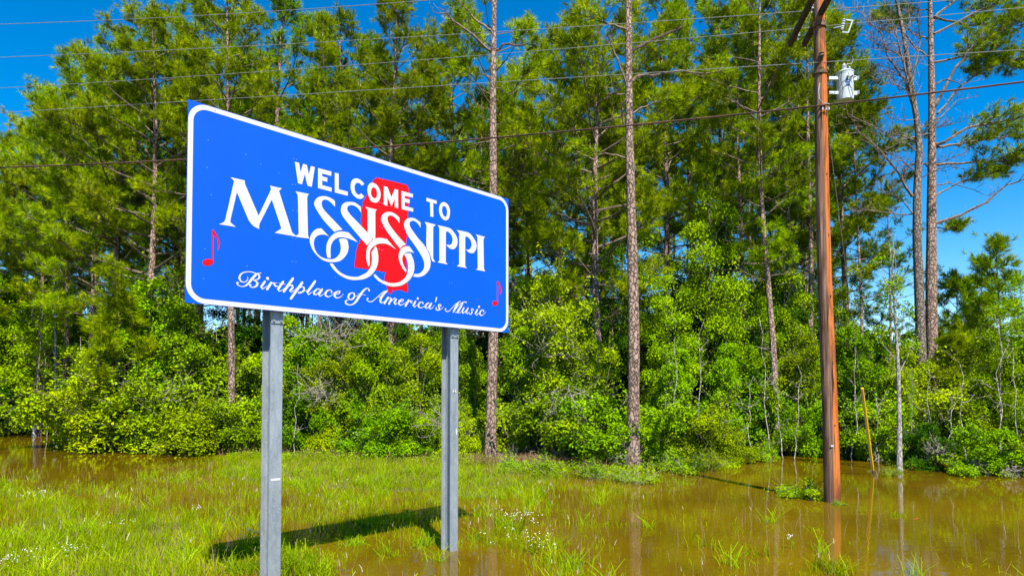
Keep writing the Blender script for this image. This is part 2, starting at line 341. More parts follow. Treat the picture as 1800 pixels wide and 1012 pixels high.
# traced shapes of the sign face, millimetres from its lower left corner
BIG = [[[(453,1415),(612,1417),(613,1397),(615,1378),(621,1364),(628,1351),(637,1334),(647,1314),(659,1290),(672,1264),(686,1235),(701,1205),(716,1175),(732,1144),(747,1114),(762,1084),(776,1056),(787,1083),(800,1112),(813,1141),(826,1171),(839,1201),(852,1230),(864,1259),(876,1286),(887,1311),(897,1333),(905,1353),(912,1369),(917,1385),(918,1400),(905,1426),(1051,1428),(1016,1393),(1021,1376),(1027,1360),(1032,1344),(1039,1326),(1047,1305),(1056,1282),(1065,1257),(1075,1230),(1085,1202),(1096,1173),(1107,1143),(1119,1113),(1130,1083),(1141,1052),(1153,1022),(1163,993),(1174,965),(1184,938),(1232,908),(1233,899),(968,896),(1048,957),(1044,973),(1039,989),(1033,1005),(1025,1025),(1016,1048),(1007,1073),(996,1100),(985,1129),(973,1158),(962,1188),(950,1217),(939,1245),(929,1272),(917,1245),(903,1217),(890,1187),(876,1158),(862,1128),(849,1099),(836,1072),(824,1046),(813,1023),(804,1003),(796,986),(788,966),(783,945),(782,926),(784,906),(754,914),(726,923),(701,941),(679,960),(666,976),(656,994),(648,1009),(639,1029),(628,1051),(616,1075),(604,1102),(591,1129),(577,1158),(564,1186),(551,1214),(538,1242),(526,1268),(520,1239),(513,1208),(507,1176),(500,1144),(493,1112),(487,1080),(480,1050),(474,1021),(469,994),(464,970),(460,950),(457,933),(465,916),(479,906),(499,893),(519,881),(335,876),(354,888),(373,900),(388,911),(397,925),(402,941),(405,957),(410,977),(414,998),(419,1023),(425,1049),(431,1077),(437,1106),(443,1136),(449,1168),(456,1199),(462,1231),(469,1263),(475,1295),(481,1325),(488,1355),(493,1384)]],[[(1221,1432),(1396,1439),(1386,1426),(1378,1413),(1372,1389),(1373,1372),(1373,1350),(1374,1325),(1375,1296),(1376,1265),(1377,1232),(1378,1198),(1380,1163),(1381,1128),(1382,1094),(1383,1061),(1385,1030),(1386,1001),(1387,975),(1388,953),(1389,936),(1396,919),(1406,904),(1235,895),(1234,909),(1267,934),(1266,963),(1265,994),(1264,1025),(1263,1058),(1262,1090),(1261,1123),(1260,1156),(1259,1188),(1258,1219),(1257,1250),(1256,1279),(1255,1306),(1254,1331),(1253,1353),(1251,1373),(1250,1391),(1238,1413)]],[[(1750,1425),(1750,1359),(1730,1373),(1711,1387),(1693,1398),(1675,1409),(1656,1417),(1632,1419),(1609,1417),(1593,1410),(1577,1400),(1570,1383),(1565,1365),(1567,1345),(1573,1325),(1587,1303),(1606,1282),(1622,1268),(1643,1253),(1664,1238),(1685,1223),(1708,1206),(1733,1188),(1757,1170),(1781,1153),(1800,1138),(1820,1123),(1840,1109),(1860,1094),(1836,1086),(1812,1078),(1791,1070),(1767,1058),(1744,1045),(1722,1061),(1701,1077),(1679,1093),(1658,1109),(1637,1126),(1615,1144),(1594,1162),(1575,1180),(1557,1199),(1540,1218),(1524,1237),(1510,1254),(1496,1273),(1483,1292),(1473,1308),(1467,1326),(1466,1344),(1470,1364),(1480,1384),(1496,1405),(1517,1425),(1534,1435),(1553,1444),(1572,1451),(1599,1458),(1627,1461),(1656,1459),(1683,1455),(1709,1448),(1730,1440)]],[[(2125,1435),(2130,1362),(2114,1378),(2098,1395),(2082,1408),(2059,1420),(2037,1428),(2007,1430),(1989,1429),(1972,1425),(1953,1415),(1933,1404),(1923,1367),(1930,1351),(1938,1336),(1952,1322),(1969,1306),(1983,1294),(2008,1277),(2024,1267),(2043,1254),(2064,1240),(2083,1227),(2104,1212),(2124,1197),(2144,1182),(2164,1168),(2185,1153),(2206,1137),(2227,1120),(2247,1102),(2266,1083),(2286,1063),(2305,1044),(2284,1025),(2264,1006),(2250,990),(2236,973),(2223,956),(2200,974),(2178,992),(2156,1010),(2133,1028),(2112,1045),(2088,1065),(2063,1084),(2040,1103),(2019,1120),(2000,1136),(1981,1152),(1963,1168),(1945,1184),(1926,1200),(1908,1216),(1890,1233),(1876,1247),(1856,1269),(1842,1291),(1835,1313),(1833,1336),(1836,1361),(1843,1385),(1856,1408),(1874,1428),(1897,1444),(1923,1455),(1943,1460),(1967,1465),(1991,1469),(2011,1472),(2037,1470),(2061,1463),(2081,1455),(2103,1445)]],[[(2190,1449),(2372,1449),(2349,1425),(2348,1409),(2346,1393),(2347,1374),(2347,1349),(2347,1319),(2348,1286),(2348,1251),(2349,1216),(2349,1181),(2350,1148),(2350,1119),(2349,1094),(2349,1075),(2341,1060),(2331,1049),(2325,1040),(2232,1116),(2226,1422)]],[[(2736,1416),(2737,1341),(2721,1355),(2705,1370),(2688,1383),(2670,1395),(2651,1406),(2632,1414),(2607,1417),(2583,1415),(2563,1404),(2545,1390),(2540,1370),(2540,1350),(2548,1327),(2562,1305),(2576,1287),(2593,1269),(2611,1251),(2629,1235),(2649,1217),(2669,1200),(2689,1183),(2709,1168),(2729,1152),(2748,1138),(2768,1124),(2788,1110),(2808,1098),(2828,1085),(2848,1073),(2829,1062),(2809,1052),(2791,1040),(2770,1020),(2749,999),(2730,1014),(2712,1030),(2693,1046),(2675,1061),(2657,1077),(2637,1095),(2616,1113),(2596,1132),(2576,1151),(2557,1169),(2537,1190),(2516,1212),(2497,1234),(2481,1254),(2466,1274),(2452,1296),(2443,1314),(2439,1329),(2439,1344),(2444,1366),(2453,1387),(2469,1409),(2490,1429),(2516,1443),(2544,1452),(2565,1457),(2588,1461),(2610,1462),(2632,1459),(2655,1454),(2677,1447),(2697,1438),(2716,1427)]],[[(3100,1415),(3100,1342),(3086,1358),(3071,1375),(3056,1388),(3033,1403),(3009,1412),(2985,1417),(2962,1416),(2941,1407),(2921,1396),(2906,1365),(2913,1343),(2922,1321),(2940,1299),(2963,1278),(2978,1263),(2997,1245),(3017,1227),(3037,1208),(3057,1191),(3081,1173),(3107,1156),(3131,1139),(3153,1123),(3175,1103),(3195,1082),(3214,1061),(3230,1041),(3245,1019),(3257,997),(3267,970),(3274,941),(3279,914),(3282,892),(3282,870),(3280,848),(3275,825),(3267,803),(3257,782),(3243,762),(3226,744),(3209,728),(3190,711),(3170,695),(3149,682),(3123,670),(3094,660),(3065,653),(3043,650),(3020,649),(2998,649),(2975,648),(2994,688),(3019,691),(3043,694),(3065,699),(3084,707),(3102,717),(3118,730),(3134,746),(3149,764),(3160,783),(3168,811),(3169,841),(3165,864),(3158,889),(3147,913),(3133,935),(3117,956),(3099,976),(3080,999),(3059,1021),(3039,1042),(3022,1060),(3004,1077),(2986,1094),(2970,1109),(2951,1127),(2930,1147),(2909,1167),(2890,1185),(2875,1201),(2860,1221),(2847,1243),(2836,1264),(2823,1290),(2815,1316),(2813,1339),(2818,1362),(2829,1387),(2846,1409),(2867,1426),(2892,1439),(2920,1449),(2950,1454),(2973,1455),(2997,1454),(3020,1449),(3046,1440),(3073,1428)]],[[(3170,1441),(3374,1438),(3329,1398),(3327,1373),(3327,1356),(3327,1336),(3327,1314),(3327,1288),(3327,1261),(3327,1231),(3327,1201),(3327,1169),(3328,1137),(3328,1104),(3328,1071),(3328,1038),(3328,1007),(3328,976),(3329,947),(3369,904),(3310,909),(3302,927),(3294,946),(3285,964),(3276,985),(3266,1006),(3255,1026),(3237,1047),(3217,1069),(3205,1094),(3204,1113),(3203,1135),(3202,1160),(3202,1188),(3202,1217),(3203,1247),(3204,1278),(3205,1309),(3206,1340),(3206,1370),(3206,1399)]],[[(3411,1437),(3440,1437),(3470,1438),(3501,1438),(3531,1439),(3559,1439),(3584,1439),(3605,1438),(3627,1437),(3649,1433),(3670,1426),(3692,1412),(3715,1395),(3735,1378),(3752,1362),(3766,1345),(3778,1326),(3786,1304),(3790,1281),(3791,1259),(3789,1237),(3783,1216),(3773,1196),(3759,1178),(3742,1161),(3723,1148),(3701,1141),(3678,1138),(3658,1138),(3638,1142),(3619,1151),(3602,1161),(3585,1172),(3567,1184),(3597,1187),(3627,1191),(3651,1196),(3668,1209),(3683,1226),(3691,1254),(3694,1282),(3689,1301),(3681,1320),(3670,1337),(3654,1353),(3635,1367),(3618,1377),(3599,1380),(3579,1380),(3564,1362),(3563,932),(3603,904),(3412,906),(3443,935),(3441,1404)]],[[(3768,1435),(3799,1436),(3831,1437),(3864,1438),(3897,1439),(3928,1439),(3957,1439),(3983,1439),(4005,1438),(4029,1432),(4052,1421),(4074,1407),(4095,1391),(4119,1370),(4141,1349),(4158,1330),(4168,1312),(4174,1292),(4176,1271),(4175,1250),(4170,1228),(4162,1208),(4149,1188),(4133,1169),(4116,1150),(4092,1144),(4068,1139),(4047,1137),(4022,1142),(3998,1152),(3976,1164),(3953,1177),(3976,1178),(3998,1180),(4016,1184),(4033,1192),(4052,1210),(4067,1233),(4073,1259),(4071,1285),(4065,1303),(4056,1322),(4046,1342),(4027,1352),(4008,1363),(3991,1371),(3974,1372),(3957,1370),(3943,1354),(3944,932),(3981,902),(3781,904),(3823,940),(3822,1398)]],[[(4160,1438),(4354,1433),(4338,1416),(4325,1399),(4321,1384),(4321,1367),(4321,1350),(4322,1330),(4322,1307),(4323,1282),(4324,1254),(4324,1225),(4325,1194),(4326,1162),(4327,1130),(4328,1097),(4329,1064),(4330,1032),(4330,1000),(4331,969),(4332,940),(4362,905),(4166,904),(4201,932),(4194,1403)]],[[(1565,1056),(1671,974),(1646,981),(1621,986),(1594,985),(1566,980),(1538,970),(1512,956),(1491,936),(1476,913),(1468,888),(1465,862),(1467,834),(1473,806),(1482,783),(1496,761),(1514,740),(1537,722),(1561,709),(1587,701),(1608,697),(1630,695),(1652,694),(1680,696),(1708,700),(1732,707),(1755,717),(1771,729),(1788,744),(1802,758),(1816,776),(1826,795),(1831,814),(1835,835),(1837,856),(1835,886),(1829,914),(1819,937),(1807,959),(1829,975),(1851,981),(1877,986),(1902,984),(1927,981),(1934,959),(1941,936),(1946,916),(1949,895),(1948,874),(1944,852),(1937,827),(1927,803),(1913,780),(1896,759),(1879,740),(1864,725),(1848,711),(1831,699),(1813,690),(1794,683),(1774,677),(1753,671),(1731,668),(1708,665),(1684,662),(1659,661),(1634,662),(1609,667),(1584,674),(1560,684),(1534,699),(1509,717),(1487,735),(1470,751),(1455,769),(1441,789),(1429,813),(1419,838),(1412,862),(1410,888),(1413,915),(1420,935),(1428,956),(1439,976),(1453,994),(1469,1011),(1484,1025),(1501,1037),(1520,1046),(1542,1051)]],[[(1647,718),(1642,740),(1637,766),(1635,787),(1634,810),(1635,832),(1637,853),(1640,873),(1645,892),(1654,913),(1664,935),(1677,956),(1694,977),(1714,998),(1733,1016),(1751,1029),(1770,1041),(1790,1051),(1811,1059),(1834,1065),(1857,1069),(1884,1072),(1914,1073),(1944,1074),(2084,972),(2061,976),(2037,981),(2015,985),(1994,989),(1965,994),(1935,997),(1910,998),(1883,999),(1857,997),(1834,993),(1812,988),(1790,979),(1770,967),(1751,953),(1734,936),(1720,917),(1710,897),(1701,876),(1696,857),(1694,837),(1693,817),(1693,794),(1694,768),(1695,743),(1695,725),(1694,714),(1656,709)]],[[(1680,644),(1722,652),(1736,636),(1751,621),(1765,606),(1780,592),(1796,578),(1813,566),(1832,556),(1851,547),(1871,540),(1896,533),(1923,527),(1949,523),(1972,522),(1995,522),(2018,523),(2043,525),(2068,529),(2093,535),(2116,545),(2138,557),(2158,569),(2184,582),(2209,597),(2227,613),(2244,632),(2260,652),(2272,673),(2283,696),(2291,718),(2296,738),(2299,759),(2301,781),(2299,808),(2295,837),(2292,858),(2289,871),(2354,967),(2373,946),(2380,926),(2387,899),(2392,874),(2396,854),(2398,833),(2398,813),(2397,789),(2395,765),(2390,741),(2383,720),(2375,698),(2365,676),(2354,656),(2339,633),(2321,612),(2302,592),(2280,573),(2255,555),(2230,539),(2204,526),(2176,514),(2148,505),(2126,500),(2101,495),(2075,490),(2050,486),(2028,483),(2002,482),(1976,482),(1949,484),(1928,487),(1905,492),(1883,498),(1862,505),(1835,515),(1809,527),(1785,541),(1761,558),(1738,577),(1718,595),(1705,611),(1692,627)]],[[(2247,687),(2238,699),(2231,712),(2225,729),(2220,750),(2215,771),(2213,796),(2212,823),(2213,849),(2215,874),(2218,898),(2224,921),(2234,944),(2246,967),(2260,988),(2278,1008),(2298,1026),(2317,1042),(2333,1054),(2351,1064),(2369,1073),(2390,1080),(2411,1085),(2433,1088),(2456,1089),(2482,1090),(2509,1089),(2535,1089),(2682,973),(2657,984),(2632,995),(2607,1005),(2582,1013),(2556,1020),(2530,1024),(2507,1024),(2481,1022),(2456,1019),(2433,1015),(2411,1009),(2390,1001),(2370,990),(2348,977),(2326,960),(2307,943),(2293,928),(2280,912),(2271,894),(2266,874),(2265,852),(2264,831),(2264,810),(2264,788),(2265,770),(2267,752),(2267,735),(2263,715),(2257,699)]],[[(2323,583),(2350,601),(2372,584),(2394,567),(2411,557),(2429,547),(2448,538),(2468,532),(2490,528),(2512,524),(2534,520),(2555,516),(2577,514),(2602,515),(2628,517),(2654,521),(2680,526),(2707,533),(2732,542),(2756,553),(2778,567),(2799,582),(2818,598),(2835,616),(2850,634),(2862,653),(2872,673),(2878,693),(2882,717),(2884,743),(2884,768),(2883,790),(2881,811),(2878,832),(2868,858),(2854,884),(2837,907),(2818,929),(2835,940),(2854,950),(2876,955),(2902,959),(2929,962),(2941,944),(2952,926),(2962,908),(2973,887),(2982,865),(2988,844),(2992,823),(2994,802),(2994,777),(2993,752),(2988,727),(2981,703),(2972,680),(2960,658),(2947,639),(2933,620),(2918,602),(2902,586),(2880,567),(2857,551),(2834,536),(2812,523),(2789,510),(2766,500),(2743,493),(2717,486),(2690,480),(2666,475),(2636,472),(2607,471),(2578,472),(2548,475),(2519,479),(2491,486),(2469,492),(2447,499),(2425,507),(2405,516),(2381,530),(2359,546),(2342,561)]],[[(2846,689),(2828,705),(2810,720),(2793,737),(2778,755),(2764,775),(2753,795),(2742,818),(2733,842),(2728,865),(2726,886),(2728,908),(2732,929),(2738,950),(2746,970),(2757,988),(2772,1004),(2790,1017),(2808,1028),(2827,1037),(2847,1044),(2865,1049),(2885,1052),(2905,1053),(2990,974),(2968,977),(2946,979),(2917,979),(2888,976),(2864,968),(2842,956),(2821,938),(2803,917),(2792,896),(2786,873),(2786,847),(2792,819),(2800,800),(2810,781),(2821,764),(2840,742),(2861,721)]]]
WELCOME = [[[(1209,1780),(1263,1781),(1283,1672),(1315,1783),(1364,1781),(1393,1670),(1417,1782),(1470,1782),(1431,1532),(1375,1535),(1338,1665),(1304,1535),(1252,1535)]],[[(1514,1782),(1697,1783),(1694,1729),(1569,1729),(1570,1694),(1642,1693),(1640,1642),(1570,1641),(1571,1586),(1701,1585),(1701,1535),(1514,1538)]],[[(1743,1782),(1799,1783),(1802,1587),(1931,1586),(1932,1535),(1746,1535)]],[[(2176,1740),(2135,1709),(2123,1721),(2109,1731),(2095,1735),(2079,1734),(2064,1728),(2049,1719),(2039,1701),(2031,1682),(2029,1661),(2032,1639),(2039,1618),(2050,1600),(2064,1590),(2080,1582),(2106,1588),(2117,1598),(2129,1610),(2175,1580),(2161,1562),(2146,1547),(2127,1537),(2106,1531),(2079,1532),(2051,1539),(2024,1553),(2000,1572),(1989,1588),(1981,1607),(1975,1626),(1972,1657),(1973,1686),(1976,1709),(1984,1732),(1999,1753),(2019,1770),(2040,1781),(2064,1787),(2087,1787),(2109,1783),(2131,1773),(2150,1762),(2163,1751)]],[[(2222,1665),(2223,1687),(2226,1709),(2232,1728),(2246,1752),(2263,1771),(2282,1782),(2299,1788),(2311,1787),(2335,1784),(2363,1776),(2387,1759),(2406,1736),(2416,1717),(2424,1696),(2428,1674),(2429,1653),(2426,1631),(2421,1610),(2408,1582),(2391,1559),(2372,1544),(2349,1534),(2325,1533),(2302,1536),(2283,1542),(2265,1550),(2254,1574),(2244,1599),(2235,1620),(2227,1642)],[(2277,1659),(2279,1679),(2285,1700),(2297,1716),(2311,1731),(2348,1726),(2360,1707),(2369,1688),(2373,1666),(2373,1644),(2369,1625),(2365,1607),(2333,1587),(2296,1601),(2286,1617),(2277,1632)]],[[(2479,1784),(2538,1783),(2602,1663),(2656,1784),(2712,1785),(2714,1536),(2660,1539),(2657,1648),(2602,1539),(2539,1654),(2537,1533),(2480,1535)]],[[(2766,1783),(2964,1786),(2962,1735),(2822,1731),(2825,1696),(2910,1695),(2907,1643),(2825,1644),(2825,1591),(2971,1589),(2969,1540),(2770,1537)]],[[(3202,1786),(3391,1783),(3388,1737),(3325,1737),(3330,1539),(3275,1536),(3267,1736),(3203,1736)]],[[(3434,1674),(3437,1695),(3442,1716),(3450,1736),(3463,1754),(3478,1770),(3495,1782),(3519,1792),(3546,1793),(3565,1788),(3586,1780),(3604,1768),(3619,1750),(3631,1728),(3639,1706),(3643,1683),(3642,1660),(3639,1637),(3635,1615),(3627,1593),(3618,1574),(3597,1552),(3572,1538),(3547,1532),(3521,1536),(3501,1545),(3481,1558),(3464,1573),(3448,1596),(3438,1622),(3434,1648)],[(3489,1685),(3494,1704),(3501,1722),(3533,1740),(3565,1725),(3576,1706),(3585,1685),(3587,1656),(3585,1626),(3578,1607),(3570,1589),(3540,1583),(3522,1596),(3506,1611),(3496,1628),(3490,1646),(3488,1666)]]]
MAP = [[(2363,1873),(2853,1889),(2894,1843),(2895,1703),(2879,1486),(2866,1209),(2851,1077),(2857,856),(2865,710),(2879,546),(2886,445),(2880,422),(2834,426),(2795,435),(2766,448),(2749,435),(2699,434),(2655,412),(2644,429),(2633,431),(2627,407),(2611,379),(2589,365),(2573,374),(2551,417),(2523,481),(2498,536),(2499,589),(2520,649),(2351,650),(2037,646),(2041,725),(2056,779),(2060,849),(2075,903),(2089,948),(2112,970),(2112,1000),(2134,1023),(2144,1182),(2134,1223),(2128,1292),(2141,1329),(2128,1379),(2142,1425),(2157,1472),(2152,1506),(2187,1553),(2223,1622),(2299,1793),(2310,1822),(2348,1853),(2315,1835),(2347,1847)]]
NOTE = [[[(265,805),(278,810),(321,748),(348,679),(342,624),(323,585),(333,643),(322,708),(280,757),(283,449),(270,447)]],[[(4622,787),(4641,793),(4681,743),(4717,672),(4713,620),(4685,579),(4694,640),(4675,705),(4641,738),(4639,449),(4618,447)]]]
SCRIPT = [[[(656,356,4),(662,332,9),(646,300,12),(613,283,11),(581,292,21),(564,324,26),(567,337,25),(570,349,24),(575,361,23),(581,369,21),(590,377,18),(599,385,16),(610,391,14),(620,396,13),(633,400,12),(646,403,12),(658,406,12),(670,408,11),(684,409,11),(697,409,11),(711,409,11),(722,407,11),(732,405,12),(743,401,13),(753,399,13),(765,400,13),(776,403,12),(787,406,11),(800,409,10),(813,413,9)],[(764,398,23),(753,389,28),(747,381,29),(739,372,30),(730,361,31),(720,349,31),(711,337,32),(702,327,32),(694,315,31),(686,304,31),(678,292,29),(670,281,28),(662,271,26),(653,263,24),(642,254,20),(632,247,17),(622,242,14),(609,237,12),(595,234,10),(581,234,10),(569,238,11),(556,244,14),(544,250,16),(536,271,18),(551,271,25)],[(769,398,13),(790,383,26),(793,358,26),(786,350,21),(778,342,16),(770,335,13),(759,331,11),(747,328,10),(733,325,8),(720,321,7),(754,313,18),(773,290,32),(768,279,30),(764,269,27),(758,260,25),(750,254,22),(741,249,19),(731,243,16),(721,238,13),(688,244,14),(677,263,16),(695,263,25)]],[[(889,361,37)],[(859,323,29),(813,254,29),(829,235,17),(839,241,13),(850,248,10),(860,254,8),(869,261,7),(876,269,7),(884,277,6)]],[[(934,319,32),(884,235,32)],[(913,286,6),(951,319,13),(959,315,20),(967,310,26),(973,303,26),(978,294,25),(984,285,24),(1014,286,10)],[(961,320,6),(1005,324,6)]],[[(1079,347,32),(1014,251,31),(1031,232,16),(1043,237,13),(1055,241,10),(1066,247,8),(1076,255,7),(1085,266,7),(1094,276,6)],[(1024,323,6),(1105,319,7)]],[[(1202,402,34),(1086,233,34)],[(1111,273,8),(1161,315,14),(1195,317,25),(1203,299,28),(1161,247,27),(1181,236,14),(1191,243,12),(1200,250,10),(1210,257,8),(1218,264,7),(1226,271,6),(1233,279,6),(1240,287,7)]],[[(1321,369,34),(1174,159,33)],[(1276,292,8),(1316,318,14),(1344,307,25),(1343,297,26),(1343,287,26),(1340,278,25),(1332,267,23),(1322,256,21),(1311,248,18),(1300,242,16),(1288,237,13),(1276,233,11),(1262,241,8),(1272,247,8),(1282,252,8),(1291,253,8),(1301,252,7),(1311,253,7),(1321,256,7),(1334,261,7),(1347,267,7),(1361,273,7),(1375,279,7)]],[[(1489,403,34),(1384,256,34),(1402,233,18),(1413,241,15),(1424,248,11),(1434,256,9),(1442,262,7),(1450,268,7),(1458,275,7)]],[[(1553,315,12),(1517,314,17),(1476,274,30),(1473,244,30),(1506,242,14),(1515,253,13),(1525,264,11),(1534,274,9),(1542,284,8),(1548,293,8),(1554,303,8),(1560,313,8)],[(1584,316,30),(1536,245,31),(1554,229,16),(1564,235,14),(1573,240,11),(1582,245,9),(1591,251,7),(1601,259,6),(1611,268,7),(1621,276,7)]],[[(1711,294,31),(1720,309,12),(1695,320,12),(1682,318,15),(1669,315,17),(1658,310,21),(1650,304,23),(1643,295,26),(1636,286,29),(1628,277,32),(1631,244,28),(1665,231,15),(1676,236,13),(1687,241,11),(1698,246,9),(1708,252,8),(1718,261,8),(1727,270,7),(1736,280,7),(1745,290,7)]],[[(1771,273,8),(1782,278,10),(1794,282,12),(1805,287,13),(1815,292,15),(1822,299,17),(1828,308,19),(1834,316,21),(1805,320,13),(1794,313,17),(1783,306,22),(1772,299,26),(1764,292,29),(1758,281,31),(1755,269,32),(1752,257,33),(1774,233,19),(1788,234,16),(1802,235,13),(1815,239,11),(1825,243,10),(1835,249,9),(1845,255,8),(1853,262,7),(1863,272,7),(1871,282,6),(1879,293,5)]],[[(2002,321,12),(1963,296,28),(1947,255,34),(1973,230,15),(1984,233,17),(1996,236,19),(2007,240,21),(2016,245,23),(2024,253,25),(2030,262,27),(2036,272,29),(2042,282,31),(2035,316,24),(2002,321,12)],[(2055,281,7),(2095,294,6)]],[[(2259,376,32),(2255,399,11),(2245,400,13),(2234,402,14),(2224,401,16),(2214,397,18),(2204,391,21),(2193,384,24),(2183,376,27),(2176,368,28),(2167,359,30),(2159,348,31),(2151,338,33),(2143,328,34),(2136,319,35),(2129,310,36),(2122,301,37),(2116,293,37),(2109,283,38),(2102,274,37),(2095,262,37),(2087,250,36),(2079,237,35),(2071,226,34),(2063,216,32),(2054,207,30),(2045,198,27),(2036,190,24),(2026,183,21),(2017,177,18),(2004,171,17),(1991,167,15),(1977,164,15),(1964,163,15),(1952,165,17),(1940,168,20),(1927,172,24),(1915,176,27),(1909,200,26),(1916,207,21),(1923,214,17),(1931,220,13),(1944,222,9),(1957,222,5)],[(2089,314,6),(2211,313,6)]],[[(2239,272,32),(2225,253,14),(2260,231,11),(2272,233,12),(2284,234,12),(2297,237,13),(2308,241,13),(2317,247,13),(2326,253,12),(2335,261,12),(2345,269,11),(2354,277,11),(2364,285,10),(2374,293,10),(2384,302,10),(2395,311,11),(2405,321,11),(2416,330,11),(2427,339,12),(2437,347,12),(2448,356,13),(2458,365,14),(2469,373,14),(2480,380,15),(2490,387,14),(2503,393,14),(2516,398,12),(2529,403,10),(2542,407,8),(2555,412,7)],[(2544,402,17),(2533,393,19),(2522,384,22),(2511,376,25),(2501,367,27),(2491,357,30),(2481,348,32),(2472,337,34),(2463,326,37),(2455,316,38),(2448,305,39),(2443,294,39),(2438,281,37),(2435,269,36),(2431,256,34),(2452,235,17),(2462,239,15),(2472,244,12),(2482,248,10),(2491,254,8),(2502,263,7),(2511,273,7),(2520,283,7)],[(2399,309,8),(2448,316,8)]],[[(2559,320,33),(2499,233,33)],[(2534,279,8),(2592,320,15),(2616,311,28),(2571,232,35)],[(2603,268,8),(2665,322,17),(2691,310,32),(2657,255,32),(2673,235,19),(2710,260,8)]],[[(2740,276,8),(2800,293,15),(2815,313,19),(2785,319,14),(2740,287,31),(2733,250,34),(2763,235,17),(2773,240,15),(2784,244,13),(2795,249,11),(2806,253,9),(2815,258,8),(2825,265,7),(2835,272,7),(2844,279,7),(2853,286,7)]],[[(2899,315,36),(2842,230,34)],[(2872,276,8),(2914,312,19),(2922,306,22),(2929,300,25),(2937,295,25),(2946,291,22),(2955,288,16),(2964,285,10)],[(2922,315,8),(2964,315,8)]],[[(3054,356,35)],[(3019,315,32),(2976,249,34),(2998,233,17),(3039,261,8)]],[[(3145,295,30),(3153,310,13),(3125,316,13),(3115,312,16),(3104,308,19),(3094,303,22),(3086,297,25),(3079,288,27),(3074,278,30),(3069,268,32),(3064,257,34),(3088,232,18),(3101,233,16),(3116,234,14),(3129,236,12),(3142,240,11),(3152,246,10),(3162,253,9),(3172,261,9),(3181,269,9)]],[[(3259,318,13),(3248,313,17),(3236,308,21),(3225,302,24),(3215,295,27),(3207,286,29),(3200,276,31),(3195,265,32),(3188,255,33),(3207,233,19),(3217,239,16),(3228,246,14),(3238,252,11),(3247,260,9),(3254,269,9),(3260,280,9),(3266,290,9),(3271,300,9)],[(3300,313,31),(3256,242,30),(3282,231,15),(3292,236,13),(3302,242,11),(3312,248,10),(3321,254,9),(3329,263,8),(3338,273,7),(3345,283,7),(3354,292,6)]],[[(3394,405,27),(3393,397,26),(3390,389,25),(3387,379,23),(3382,366,20),(3377,352,18),(3372,339,15)]],[[(3470,294,33),(3478,308,13),(3449,314,16),(3427,296,22),(3433,286,26),(3440,276,29),(3445,266,31),(3447,253,29),(3447,240,25),(3412,224,16),(3385,235,21),(3391,258,31)],[(3449,234,9),(3461,240,9),(3474,245,8),(3485,251,8),(3496,258,7),(3504,265,7),(3511,273,7),(3518,281,6),(3525,290,6)]],[[(3565,258,33),(3555,241,17),(3589,222,14),(3600,225,13),(3611,227,12),(3622,230,12),(3632,234,11),(3641,241,11),(3651,250,11),(3661,259,11),(3672,269,11),(3682,279,11),(3693,289,11),(3702,297,11),(3712,306,11),(3721,315,12),(3731,323,13),(3741,332,13),(3752,340,14),(3762,348,14),(3772,355,14),(3783,361,14),(3794,368,13),(3805,374,13),(3817,381,13),(3828,387,12),(3840,393,12),(3851,400,12)],[(3815,380,27),(3808,369,28),(3800,359,30),(3792,349,31),(3785,339,32),(3777,329,33),(3770,319,34),(3762,309,34),(3755,298,34),(3748,286,33),(3740,275,32),(3733,263,30),(3725,252,29),(3718,240,27),(3710,228,26)],[(3701,228,11),(3711,236,11),(3721,245,11),(3731,254,11),(3741,263,11),(3751,271,11),(3761,280,11),(3771,289,11),(3780,297,11),(3790,307,11),(3800,317,11),(3811,327,11),(3821,337,11),(3831,347,11),(3841,356,11),(3851,363,12),(3862,370,12),(3874,376,13),(3887,382,14),(3900,387,14),(3912,391,15),(3923,393,16),(3935,395,16),(3947,394,17),(3960,393,18),(3972,392,19)],[(3896,374,27),(3888,363,29),(3881,353,31),(3874,342,33),(3866,331,35),(3859,321,36),(3851,310,37),(3844,301,38),(3837,292,38),(3829,282,37),(3821,272,37),(3813,262,36),(3805,252,36),(3797,242,35),(3789,232,35)],[(3741,228,9),(3752,227,10),(3764,225,10),(3775,224,11),(3787,223,11),(3798,223,12),(3812,224,12),(3826,227,12),(3839,230,11),(3851,234,11),(3861,239,10),(3870,246,10),(3878,253,9),(3887,260,8)]],[[(3923,310,28),(3883,247,33),(3901,225,22),(3911,232,19),(3922,238,15),(3932,245,12),(3941,252,9),(3951,261,9),(3959,271,9),(3968,281,9)],[(4004,311,30),(3959,240,32),(3986,226,17),(4032,253,10)]],[[(4110,294,31),(4106,308,12),(4082,310,18),(4070,290,22),(4087,265,29),(4076,234,22),(4041,222,16),(4025,236,13)]],[[(4230,351,38)],[(4199,309,31),(4152,240,34),(4178,222,18),(4227,257,10)]],[[(4327,289,33),(4332,306,13),(4303,310,15),(4293,305,18),(4282,300,21),(4272,294,24),(4263,287,26),(4257,278,28),(4252,267,30),(4248,256,32),(4243,245,34),(4270,223,20),(4281,226,17),(4292,229,15),(4303,232,13),(4313,237,12),(4322,243,11),(4332,251,10),(4343,260,9),(4353,269,8),(4364,278,7),(4375,287,7)]]]
HEADS = [(223,449,54,39),(4573,437,58,41)]
